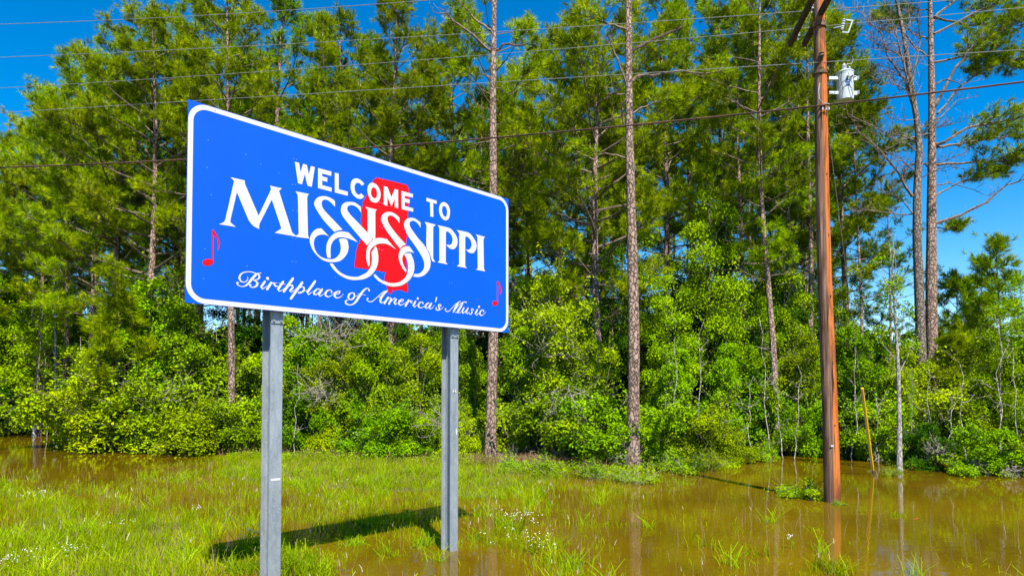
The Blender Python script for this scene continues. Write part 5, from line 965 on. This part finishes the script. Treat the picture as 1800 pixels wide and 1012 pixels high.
LEAFY = [
 # tall light-green masses, back to front (key, column, distance, top row, width, label)
 ('tall_a', 20, 36.5, 470, 1.15, 'pale green tree-high shrub at the left edge above the standing water'),
 ('tall_b', 110, 36, 490, 1.2, 'feathery yellow-green shrub above the left patch of open water'),
 ('tree_c', 62, 33.5, 500, 1.0, 'leafy tree with pale stems at the left edge by the water'),
 ('tall_b', -60, 35, 520, 1.2, 'shrub cut off by the left edge of the picture'),
 ('tall_b', 185, 28.5, 560, 1.15, 'soft yellow-green shrub behind the overhanging bank on the left'),
 ('tall_a', 265, 27.5, 470, 1.0, 'tall bright green shrub reaching the lower left corner of the sign'),
 ('tall_a', 332, 26.8, 505, .9, 'brightest green shrub directly below the lower left corner of the sign'),
 ('tall_b', 420, 27.4, 590, 1.0, 'bushy green shrub between the reddish trunk and the left sign post'),
 ('bush_b', 175, 25.6, 655, 1.35, 'rounded shrub overhanging the flood at the tip of the left bank'),
 ('bush_b', 262, 25.4, 668, 1.35, 'feathery low shrub on the left bank, second from its tip'),
 ('bush_b', 345, 25.2, 676, 1.3, 'feathery low shrub on the left bank, third from its tip'),
 ('bush_a', 425, 25, 690, 1.2, 'low green shrub touching the left side of the left sign post'),
 ('bush_b', 385, 26.8, 610, 1.0, 'yellow-green shrub at the foot of the reddish trunk under the sign'),
 ('tall_a', 545, 25.2, 560, .95, 'tall shrub behind the left post, under the middle of the sign'),
 ('tall_b', 600, 24.8, 575, .95, 'grey-twigged tall shrub under the middle of the sign'),
 ('tall_a', 660, 24.6, 552, .9, 'full green shrub under the words on the sign, right of the grey twigs'),
 ('tall_b', 735, 24.2, 560, .9, 'tall shrub just left of the right sign post'),
 ('tall_a', 825, 24.0, 575, .8, 'tall shrub filling the gap between right sign post and bare pine trunk'),
 ('bush_a', 690, 22.4, 700, 1.1, 'low bright shrub at the grass edge between the two posts'),
 ('bush_c', 640, 23.2, 690, .9, 'low shrub at the grass edge, left of the brightest low one between the posts'),
 ('bush_b', 745, 22.6, 712, .9, 'low shrub close left of the right sign post at grass level'),
 ('bush_b', 812, 22.3, 715, .8, 'low shrub between the right sign post and the bare pine trunk'),
 ('tall_b', 965, 23.6, 448, .85, 'tallest yellow-green shrub, pointed, right of the sign'),
 ('tall_b', 1025, 23.2, 545, .9, 'tall yellow-green shrub left of the broken-limbed trunk'),
 ('tall_a', 925, 24.2, 560, .8, 'green shrub just right of the bare pine trunk beside the sign'),
 ('bush_c', 985, 21.6, 650, 1.15, 'rounded shrub over the dark hollow right of the bare pine trunk'),
 ('bush_a', 1045, 21.0, 672, 1.1, 'rounded shrub close left of the foot of the broken-limbed trunk'),
 ('bush_a', 1165, 21.0, 690, 1.15, 'rounded bright shrub right of the foot of the broken-limbed trunk'),
 ('bush_b', 1232, 21.0, 705, 1.15, 'bright low shrub, end of the bank before the flooded opening'),
 ('bush_b', 1285, 21.2, 742, .9, 'smallest low shrub at the end of the bank, leaves dipping in the flood'),
 ('tree_a', 1170, 25.5, 480, .8, 'green tree directly behind the broken-limbed trunk on its right'),
 ('tree_a', 1240, 26, 330, .7, 'slender tree with bright glossy leaves climbing high between the pines'),
 ('tree_a', 1330, 26, 520, .85, 'green broadleaf tree at the back of the flooded opening'),
 ('tree_b', 1400, 28, 480, .9, 'dark broadleaf tree just left of the utility pole in the flooded wood'),
 ('tree_a', 905, 26.5, 470, .8, 'leafy tree close behind the right edge of the sign'),
 ('tree_b', 1075, 27, 440, .8, 'dark leafy tree just left of and behind the broken-limbed trunk'),
 ('tree_a', 1130, 27.5, 400, .75, 'leafy tree rising right behind the broken-limbed trunk'),
 ('tree_b', 1290, 28, 380, .75, 'tall dark-leaved tree halfway between broken-limbed trunk and utility pole'),
 ('tree_a', 1385, 27.5, 430, .7, 'tall bright-leaved tree left of the utility pole'),
 ('tree_a', 1480, 27.5, 500, .7, 'bright-leaved tree just behind the utility pole'),
 ('tree_b', 1545, 28, 560, .7, 'dark-leaved tree behind the white-barked sapling'),
 ('tall_a', 500, 27, 540, 1.0, 'tall bright shrub close behind the head of the left post'),
 ('tall_c', 450, 29, 520, 1.1, 'dark tall shrub under the lower left stretch of the sign'),
 ('tall_c', 590, 28, 530, 1.1, 'dark tall shrub under the middle of the sign behind the grey tangle'),
 ('tree_b', 700, 28, 520, .9, 'dark leafy tree under the right half of the sign'),
 ('tall_a', 780, 27, 540, .9, 'tall bright shrub behind the head of the right post'),
 ('tall_a', 1185, 24.2, 600, .9, 'bright tall shrub second behind the rounded shrub by the broken-limbed trunk'),
 ('tall_a', 1270, 24.6, 590, .8, 'bright tall shrub above the end of the bank'),
 ('bush_c', 1352, 24.2, 665, .8, 'shrub standing in the flood at the opening left of the pole'),
 ('tall_b', 1420, 25.5, 560, .8, 'airy shrub directly left of the utility pole'),
 ('bush_a', 1425, 23.5, 690, .8, 'low shrub behind the pole at the water line'),
 ('tall_a', 1500, 24.5, 560, .85, 'airy shrub directly right of the utility pole'),
 ('bush_d', 1500, 22.8, 700, .8, 'dark feathery shrub right of the pole at the water line'),
 ('bush_a', 1555, 22, 690, 1.0, 'shrub behind the yellow guy guard'),
 ('tall_b', 1590, 24, 590, .9, 'shrub mass behind the white-barked sapling'),
 ('bush_d', 1625, 20.0, 725, .95, 'dark green shrub between the white sapling and the right bank'),
 ('bush_b', 1660, 21.5, 650, 1.0, 'yellowish shrub in front of the foot of the paired trunks'),
 ('tall_b', 1700, 23.5, 600, 1.0, 'shrub mass right of the foot of the paired trunks'),
 ('bush_a', 1725, 18.3, 730, 1.0, 'bright shrub leaning over the flood on the right bank'),
 ('bush_a', 1800, 17.9, 765, .95, 'bright low shrub cut by the right edge of the picture'),
 ('tall_c', 1755, 22, 560, .8, 'dark tall shrub behind the right bank'),
 ('tree_a', 1790, 21.5, 480, .75, 'yellow-green leafy tree at the right edge'),
 ('tree_c', 1755, 20.5, 545, .8, 'small tree with forked white stems near the right edge'),
 ('tall_a', 1850, 21, 540, 1.0, 'leafy mass partly outside the right edge'),
 ('sapling', 1578, 18.9, 405, .8, 'slender white-barked sapling standing at the water line right of the pole'),
 ('sapling', 1448, 22.6, 585, .55, 'thin pale sapling stem hidden close behind the utility pole'),
 ('sapling', 1600, 20.2, 640, .5, 'thin short pale stem just right of the white-barked sapling'),
 ('sapling', 100, 32.5, 470, .7, 'pale-barked sapling among the shrubs on the far left'),
]
for key, px, Y, top_, wd, lab in LEAFY: leafy(key, px, Y, top_, lab, wide=wd)
# understorey behind: fills the wood up to where the crowns begin
rd = random.Random(91)
GU = 'undergrowth crowding the inside of the wood'
for i in range(110):
    Y = rd.uniform(28, 50); px = rd.uniform(-300, 2100)
    if Y < 33 and px < 150: Y += 8
    base_top = 470 if px < 900 else (430 if px < 1480 else 600)
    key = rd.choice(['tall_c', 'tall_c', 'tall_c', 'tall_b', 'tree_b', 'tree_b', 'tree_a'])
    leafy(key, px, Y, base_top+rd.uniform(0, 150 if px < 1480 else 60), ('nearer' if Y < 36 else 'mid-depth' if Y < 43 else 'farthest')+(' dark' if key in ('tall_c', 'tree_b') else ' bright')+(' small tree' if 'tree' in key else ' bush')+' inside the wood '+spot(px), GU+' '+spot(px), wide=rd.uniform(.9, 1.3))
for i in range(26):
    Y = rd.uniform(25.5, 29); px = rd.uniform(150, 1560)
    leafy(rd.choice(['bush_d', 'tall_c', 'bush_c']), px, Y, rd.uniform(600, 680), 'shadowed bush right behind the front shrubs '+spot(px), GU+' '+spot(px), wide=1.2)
# far woods that close the view between the stems
rs = np.random.RandomState(4); n = 26000
far_x = rs.uniform(-120, 120, n); far_y = rs.uniform(62, 85, n); hgt = 5.5+3*vnoise(far_x+300, far_y, .12, 8)
far_p = np.stack([far_x, far_y, 1.0+rs.rand(n)**.8*hgt], -1)
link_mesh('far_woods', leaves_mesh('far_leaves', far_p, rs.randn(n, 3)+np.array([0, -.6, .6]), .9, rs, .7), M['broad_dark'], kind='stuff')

# ---- grey dead brush tangled in the shrubs
def brush(px, py, Y, size, label, seed, down=False, parent_n=34):
    c = P(px, py, Y); rdx = random.Random(seed); o = thing('dead_brush', label, 'dead brush', tuple(c)); mb = MB()
    for i in range(parent_n):
        a = Vector((rdx.gauss(0, .35), rdx.gauss(0, .3), rdx.gauss(0, .25)))*size
        d = Vector((rdx.gauss(0, 1), rdx.gauss(-.2, .7), rdx.gauss(-.9 if down else .2, .5))).normalized(); pts = [a]
        for k in range(4):
            d = (d+Vector((rdx.gauss(0, .28), rdx.gauss(0, .28), rdx.gauss(0, .22)))).normalized(); pts.append(pts[-1]+d*size*.24)
            if k: 
                e = (d+Vector((rdx.gauss(0, .6), rdx.gauss(0, .6), rdx.gauss(0, .5)))).normalized(); mb.tube([pts[-1], pts[-1]+e*size*.17, pts[-1]+(e+Vector((0, 0, .2))).normalized()*size*.32], [.006, .004, .002], 3, cap=False)
        mb.tube(pts, [.011, .009, .007, .005, .003], 4, cap=False)
    mb.build('twigs', M['deadwood'], o, kind='stuff'); return o
brush(585, 590, 23.3, .85, 'grey tangle of dead twigs under the middle of the sign', 1, parent_n=46)
brush(560, 690, 23.0, .7, 'grey dead branches low behind the left post', 2)
brush(1000, 700, 20.6, .8, 'bleached spray of dead twigs hanging left of the broken-limbed trunk', 3, True)
brush(968, 610, 22.2, .9, 'pale bare branches inside the tall pointed shrub right of the sign', 4)
brush(900, 806, 20.9, .45, 'low grey brush heap at the foot of the bare pine trunk', 5)
brush(975, 806, 20.5, .45, 'low grey brush right of the brush heap at the bare pine trunk', 6)
brush(770, 745, 21.7, .7, 'dead stalks just left of the right sign post', 7)
brush(1100, 800, 19.9, .4, 'dead twigs around the foot of the broken-limbed trunk', 8)
brush(1720, 818, 18.1, .22, 'pale bare twigs under the right bank touching the flood', 9)
brush(1780, 828, 17.4, .20, 'pale bare twigs at the right edge touching the flood', 10)
brush(1650, 790, 19.4, .35, 'thin dead twigs at the water line right of the white sapling', 11)
brush(300, 700, 24.6, .9, 'pale bare branch in the feathery shrubs on the left bank', 12, parent_n=14)
brush(1540, 808, 20.4, .22, 'small driftwood twigs lodged at the foot of the yellow guard', 13, parent_n=14)
brush(1375, 780, 23.6, .4, 'thin bare stems standing in the flooded opening', 14, parent_n=18)

# ---- thin pale crooked stems standing among the shrubs and in the flood
def stem(px, Y, top_, label, seed, lean=0, r=.020, mat='bark_pale'):
    q = random.Random(seed); x = GX(px, Y); b0 = Vector((x, Y, -.3)); t0 = P(px+lean, top_, Y); o = thing('thin_stem', label, 'sapling', (x, Y, 0)); mb = MB(); pts = []
    n = 9
    for i in range(n+1):
        p = b0.lerp(t0, i/n)+Vector((q.gauss(0, .05), q.gauss(0, .05), 0))*(i > 0); pts.append(p-Vector((x, Y, 0)))
    mb.tube(pts, [r*(1-.6*i/n) for i in range(n+1)], 6, cap=False); mb.build('trunk', M[mat], o, smooth=True)
    for i in range(q.randint(3, 5)):
        k = q.randint(3, n-1); a = pts[k]; d = Vector((q.choice((-1, 1))*q.uniform(.5, 1), q.gauss(0, .5), q.uniform(.1, .9))).normalized(); L = q.uniform(.25, .7); mb = MB()
        m = a+d*L*.5+Vector((0, 0, q.gauss(0, .06))); e = m+(d+Vector((0, 0, q.uniform(-.3, .6)))).normalized()*L*.5
        mb.tube([a, m, e], [r*.45, r*.32, .004], 4, cap=False)
        for _ in range(3):
            f0 = a.lerp(e, q.uniform(.3, 1)); mb.tube([f0, f0+Vector((q.gauss(0, .12), q.gauss(0, .12), q.uniform(0, .2)))], [.006, .003], 3, cap=False)
        mb.build('twig', M['deadwood'], o, kind='stuff')
for i, (px, Y, t_, lab, ln) in enumerate([
    (1350, 22.6, 560, 'pale crooked stem at the left side of the flooded opening', -12), (1378, 22.4, 600, 'thin pale stem standing in the flooded opening, leaning left', -22),
    (1396, 22.0, 640, 'short pale stem in the middle of the flooded opening', 10), (1316, 21.8, 660, 'pale stem at the end of the bank beside the smallest shrub', 4),
    (1226, 23.4, 560, 'pale stem rising behind the bright low shrub on the bank', 6), (1184, 23.0, 590, 'thin stem just right of the broken-limbed trunk', 3),
    (1060, 22.6, 570, 'curved bare stem left of the broken-limbed trunk', -14), (952, 21.6, 690, 'bent bare stem over the dark hollow right of the bare pine trunk', -18),
    (1498, 21.8, 610, 'thin stem between the utility pole and the yellow guard', 6), (1628, 20.0, 640, 'thin pale stem second right of the white-barked sapling', 2),
    (1662, 19.8, 690, 'short leaning stem in the right bank shrubs', 12), (1694, 19.4, 640, 'thin stem right of the foot of the paired trunks', -6),
    (1752, 18.9, 560, 'pale forked stem near the right edge, tallest on the right bank', 6), (1790, 18.6, 610, 'pale stem nearest the right edge of the picture', -8),
    (60, 33.8, 560, 'pale stem at the far left over the open water', 8), (150, 27.2, 590, 'pale stem at the tip of the left bank', -8), (84, 33.2, 610, 'second pale stem at the far left over the open water', -5),
    (520, 23.6, 640, 'thin bare stem just right of the left sign post', 4), (1545, 21.2, 700, 'bare stem behind the yellow guard', -5)]):
    stem(px, Y, t_, lab, 300+i, ln)

# ---- flooded leafy weeds
for key, px, Y, h_, wd, lab in [('weed', 1415, 14.4, .36, 1.1, 'leafy weed clump in the flood at the left foot of the utility pole'),
  ('weed', 1052, 17.4, .40, 1.3, 'bright leafy weed patch half under water, left of the broken-limbed trunk'),
  ('weed', 968, 17.9, .45, 1.4, 'leafy green patch at the grass edge right of the bare pine trunk'),
  ('weed', 905, 18.6, .40, 1.3, 'leafy green patch at the grass edge nearest the bare pine trunk'),
  ('weed_b', 1130, 16.6, .22, 1.1, 'scattered leafy sprigs poking from the flood below the broken-limbed trunk'),
  ('weed_b', 1180, 18.8, .35, 1.1, 'leafy sprigs in the flood before the rounded bright shrub'),
  ('weed_b', 1240, 19.6, .35, 1.0, 'leafy sprigs at the end of the bank'),
  ('weed', 1350, 21.5, .5, .8, 'small leafy growth in the flooded opening'),
  ('weed_b', 1560, 17.9, .2, .5, 'tiny floating leaf patch right of the yellow guard'),
  ('weed', 1470, 13.4, .10, .7, 'few leaves floating against the base of the utility pole')]:
    x = GX(px, Y); BK.put(key, (x, Y, -.02), px*.3, h_/HB[key], lab, None, squash=wd*max(1, .75*HB[key]/h_ if h_ > .15 else 1.6))
BK.purge()

# ================================================================== grass in the flood
def blades(name, X, Y, Z, hgt, wid, rs, mat, lean=.45, parent=None, kind='stuff', bend=.35):
    n = len(X); a = rs.rand(n)*6.283; side = np.stack([np.cos(a), np.sin(a), a*0], -1)*(wid[:, None] if hasattr(wid, '__len__') else wid)*.5
    b = rs.rand(n)*6.283; ld = np.stack([np.cos(b), np.sin(b), b*0], -1)*(hgt*lean*rs.rand(n))[:, None]
    p0 = np.stack([X, Y, Z], -1); up = np.array([0, 0, 1.])*hgt[:, None]
    p1 = p0+ld*.35+up*.5; p2 = p0+ld*1.0+up*(.80+.2*rs.rand(n))[:, None]; p3 = p2+ld*bend+up*(-.10*rs.rand(n))[:, None]
    V = np.empty((n, 7, 3), np.float32); V[:, 0] = p0-side; V[:, 1] = p0+side; V[:, 2] = p1+side*.85; V[:, 3] = p1-side*.85; V[:, 4] = p2+side*.5; V[:, 5] = p2-side*.5; V[:, 6] = p3
    i = np.arange(n)[:, None]*7
    q = np.concatenate([i+np.array([0, 1, 2, 3]), i+np.array([3, 2, 4, 5])]); t = i+np.array([5, 4, 6])
    return link_mesh(name, arr_mesh(name, V.reshape(-1, 3), q, t), mat, parent, kind)
rs = np.random.RandomState(8)
def scatter(n, keep, y0=6.6, y1=23.5, hfun=None, clump=1.0):
    """points over the flooded meadow kept with probability keep(density)"""
    X = rs.uniform(-20, 16, n); Y = y0+(y1-y0)*rs.rand(n)
    a = 900+F_PX*X/Y; ok = (a > -140) & (a < 1940); X = X[ok]; Y = Y[ok]
    g = grass_density(X, Y); nn = vnoise(X, Y, 1.6, 21)*.6+vnoise(X, Y, 5.0, 22)*.4
    s = shore_y(900+F_PX*X/Y)
    k = keep(g, nn)*(Y < s+.6)
    ok = rs.rand(len(X)) < k; return X[ok], Y[ok], g[ok]
kd = lambda g, nn: np.clip(g*.98-.07+(nn-.5)*2.3*np.clip(g*3, 0, 1)*(1.2-g), 0, 1)**1.7
X, Y, g_ = scatter(430000, kd, 6.6, 15); 
H_ = rs.uniform(.05, .24, len(X))*(.6+.5*g_)
blades('grass', X, Y, np.maximum(ground_z(X, Y), -.03)-.01, H_, rs.uniform(.0045, .010, len(X)), rs, M['grass'])
X, Y, g_ = scatter(230000, kd, 15, 23.6)
H_ = rs.uniform(.05, .20, len(X))*(.6+.5*g_)
blades('grass', X, Y, np.maximum(ground_z(X, Y), -.03)-.01, H_, rs.uniform(.009, .015, len(X)), rs, M['grass'])
# greener broad blades in clumps
cX, cY, cg = scatter(3400, lambda g, nn: np.clip(g*.62-.02, 0, 1)*(nn > .40), 6.8, 19)
m = 34; X = np.repeat(cX, m)+rs.randn(len(cX)*m)*.075; Y = np.repeat(cY, m)+rs.randn(len(cX)*m)*.075
blades('broad_grass', X, Y, np.maximum(ground_z(X, Y), -.03)-.01, rs.uniform(.10, .34, len(X)), rs.uniform(.006, .013, len(X)), rs, M['grass_green'], lean=1.2)
# thin brownish stalks and pale seed heads
X, Y, g_ = scatter(30000, lambda g, nn: np.clip(g*.45+.03*(g > .04), 0, 1), 6.8, 20)
blades('dry_stalks', X, Y, np.maximum(ground_z(X, Y), -.03)-.01, rs.uniform(.15, .42, len(X)), .004+.0002*Y, rs, M['dry'], lean=.5)
X, Y, g_ = scatter(5200, lambda g, nn: np.clip(.30*np.exp(-((g-.38)/.2)**2)*(g > .1)+.20*g, 0, 1)*(nn > .42), 6.8, 16)
z0 = np.maximum(ground_z(X, Y), -.03)
blades('seed_heads', X, Y, z0+rs.uniform(.14, .30, len(X)), rs.uniform(.05, .10, len(X)), .013, rs, M['seed'], lean=.5, bend=.1)
# dead straw along the foot of the shrubs
n = 26000; px = rs.uniform(380, 1080, n); s = shore_y(px)+rs.uniform(-1.1, 1.0, n); X = (px-900)/F_PX*s; ok = rs.rand(n) < .05+.8*np.exp(-((px-940)/80)**2); X = X[ok]; s = s[ok]
blades('dead_straw', X, s, np.maximum(ground_z(X, s), -.02), rs.uniform(.1, .42, len(X)), .012, rs, M['dry'], lean=1.1)
n = 30000; px = rs.uniform(400, 1300, n); s = shore_y(px)+rs.uniform(-2.0, .6, n); X = (px-900)/F_PX*s; nn = vnoise(X, s, .9, 31); ok = (nn > .45) & (rs.rand(n) < .8); X = X[ok]; s = s[ok]
p_ = np.stack([X, s, np.maximum(ground_z(X, s), -.02)+rs.rand(len(X))**1.5*.35*nn[ok]], -1)
link_mesh('ground_cover', leaves_mesh('ground_cover', p_, rs.randn(len(X), 3)*.6+np.array([0, -.2, 1]), .055, rs), M['broad'], kind='stuff')

# ---- single tufts of tall grass
def tuft(px, py, h, n, r, label, seed, mat='grass_green'):
    Y = F_PX*EYE/(py-686); x = GX(px, Y); o = thing('grass_tuft', label, 'grass tuft', (x, Y, 0)); q = np.random.RandomState(seed)
    X_ = q.randn(n)*r; Y_ = q.randn(n)*r
    blades('blades', X_, Y_, np.full(n, -.05), q.uniform(.45, 1, n)*h, q.uniform(.008, .014, n), q, M[mat], lean=.95, parent=o)
tuft(520, 1003, .42, 420, .12, 'big tuft of tall green grass at the right of the left sign post', 1)
tuft(560, 1010, .34, 260, .12, 'tuft of grass close right of the big one by the left post', 12)
tuft(440, 1000, .26, 260, .14, 'tuft of grass at the left foot of the left sign post', 2)
tuft(625, 955, .20, 120, .10, 'thin grass tuft in the clear water between the posts', 3)
tuft(690, 975, .15, 80, .10, 'small low sprig of grass left of the right post', 4)
tuft(745, 958, .30, 90, .10, 'reedy tuft close left of the right post', 5)
tuft(1455, 1000, .26, 240, .13, 'bright grass tuft in the flood near the bottom, right of centre', 6, 'grass')
tuft(1575, 905, .14, 60, .06, 'tiny grass tuft standing in open water right of the pole', 7, 'grass')
tuft(1425, 930, .13, 60, .10, 'small grass tuft in the flood in front of the pole', 8, 'grass')
tuft(1330, 975, .26, 60, .16, 'sparse upright blades in the flood left of the pole', 9, 'grass')
tuft(1240, 960, .34, 40, .14, 'few long thin blades rising from open water below the bank', 10, 'grass')
tuft(1700, 992, .16, 22, .2, 'scattered yellow blades in the flood at the lower right', 11, 'grass')
tuft(1005, 985, .22, 160, .18, 'yellow grass tuft with pale heads at bottom centre right', 13, 'grass')

# ---- small white wildflowers
def flowers(px, py, h, r, n, label, seed):
    Y = F_PX*EYE/(py-686); x = GX(px, Y); o = thing('wildflower', label, 'wildflower', (x, Y, 0)); q = random.Random(seed); st = MB()
    V = []; T = []
    for i in range(n):
        b = Vector((q.gauss(0, r*.25), q.gauss(0, r*.25), -.05)); t = Vector((q.gauss(0, r), q.gauss(0, r), h*q.uniform(.55, 1)))
        st.tube([b, b.lerp(t, .5)+Vector((q.gauss(0, .02), q.gauss(0, .02), .03)), t], [.004, .003, .002], 3, cap=False)
        for k in range(q.randint(1, 3)):
            c = t+Vector((q.gauss(0, .022), q.gauss(0, .022), q.uniform(-.02, .02))); s = q.uniform(.0045, .008)
            nr = Vector((q.gauss(0, .4), q.gauss(-.5, .3), 1)).normalized(); ax_ = nr.orthogonal().normalized(); ay_ = nr.cross(ax_)
            i0 = len(V); V.append(tuple(c+nr*.002)); V += [tuple(c+ax_*s*math.cos(R(a))+ay_*s*math.sin(R(a))) for a in range(0, 360, 60)]
            T += [(i0, i0+1+j, i0+1+(j+1) % 6) for j in range(6)]
    st.build('stems', M['grass_green'], o); fl = MB(); fl.add(V, [], T); fl.build('blossoms', M['petal'], o, kind='stuff')
flowers(432, 975, .42, .13, 46, 'cluster of tiny white flowers just left of the left sign post', 1)
flowers(905, 935, .38, .20, 34, 'cluster of tiny white flowers right of the right sign post', 2)
flowers(935, 968, .32, .30, 30, 'spreading tiny white flowers below and right of the right post', 3)
flowers(130, 985, .24, .14, 26, 'patch of tiny white flowers in the left foreground grass', 4)
flowers(30, 1005, .26, .14, 30, 'white flowers in the grass at the bottom left corner', 5)
flowers(75, 880, .26, .12, 22, 'whitish flowers at the left edge of the grass', 6)
flowers(1388, 962, .26, .04, 8, 'few white flowers on thin stems in open water near the pole', 7)
flowers(350, 905, .22, .1, 10, 'sparse white flowers in the middle of the left grass', 8)
flowers(210, 935, .24, .12, 16, 'small white flowers left of the grass centre', 9)
flowers(640, 850, .16, .3, 14, 'pale flowers in the far grass behind the sign shadow', 10)
# reddish leaf afloat
Y = F_PX*EYE/(911-686); o = thing('fallen_leaf', 'tiny red and yellow leaf afloat on the open water at right', 'leaf', (GX(1606, Y), Y, .004))
mb = MB(); mb.add([(-.05, 0, 0), (0, -.03, .012), (.05, 0, .03), (0, .03, .012)], [(0, 1, 2, 3)]); mb.build('blade', flat_mat('red_leaf', (.55, .08, .02), .5), o)
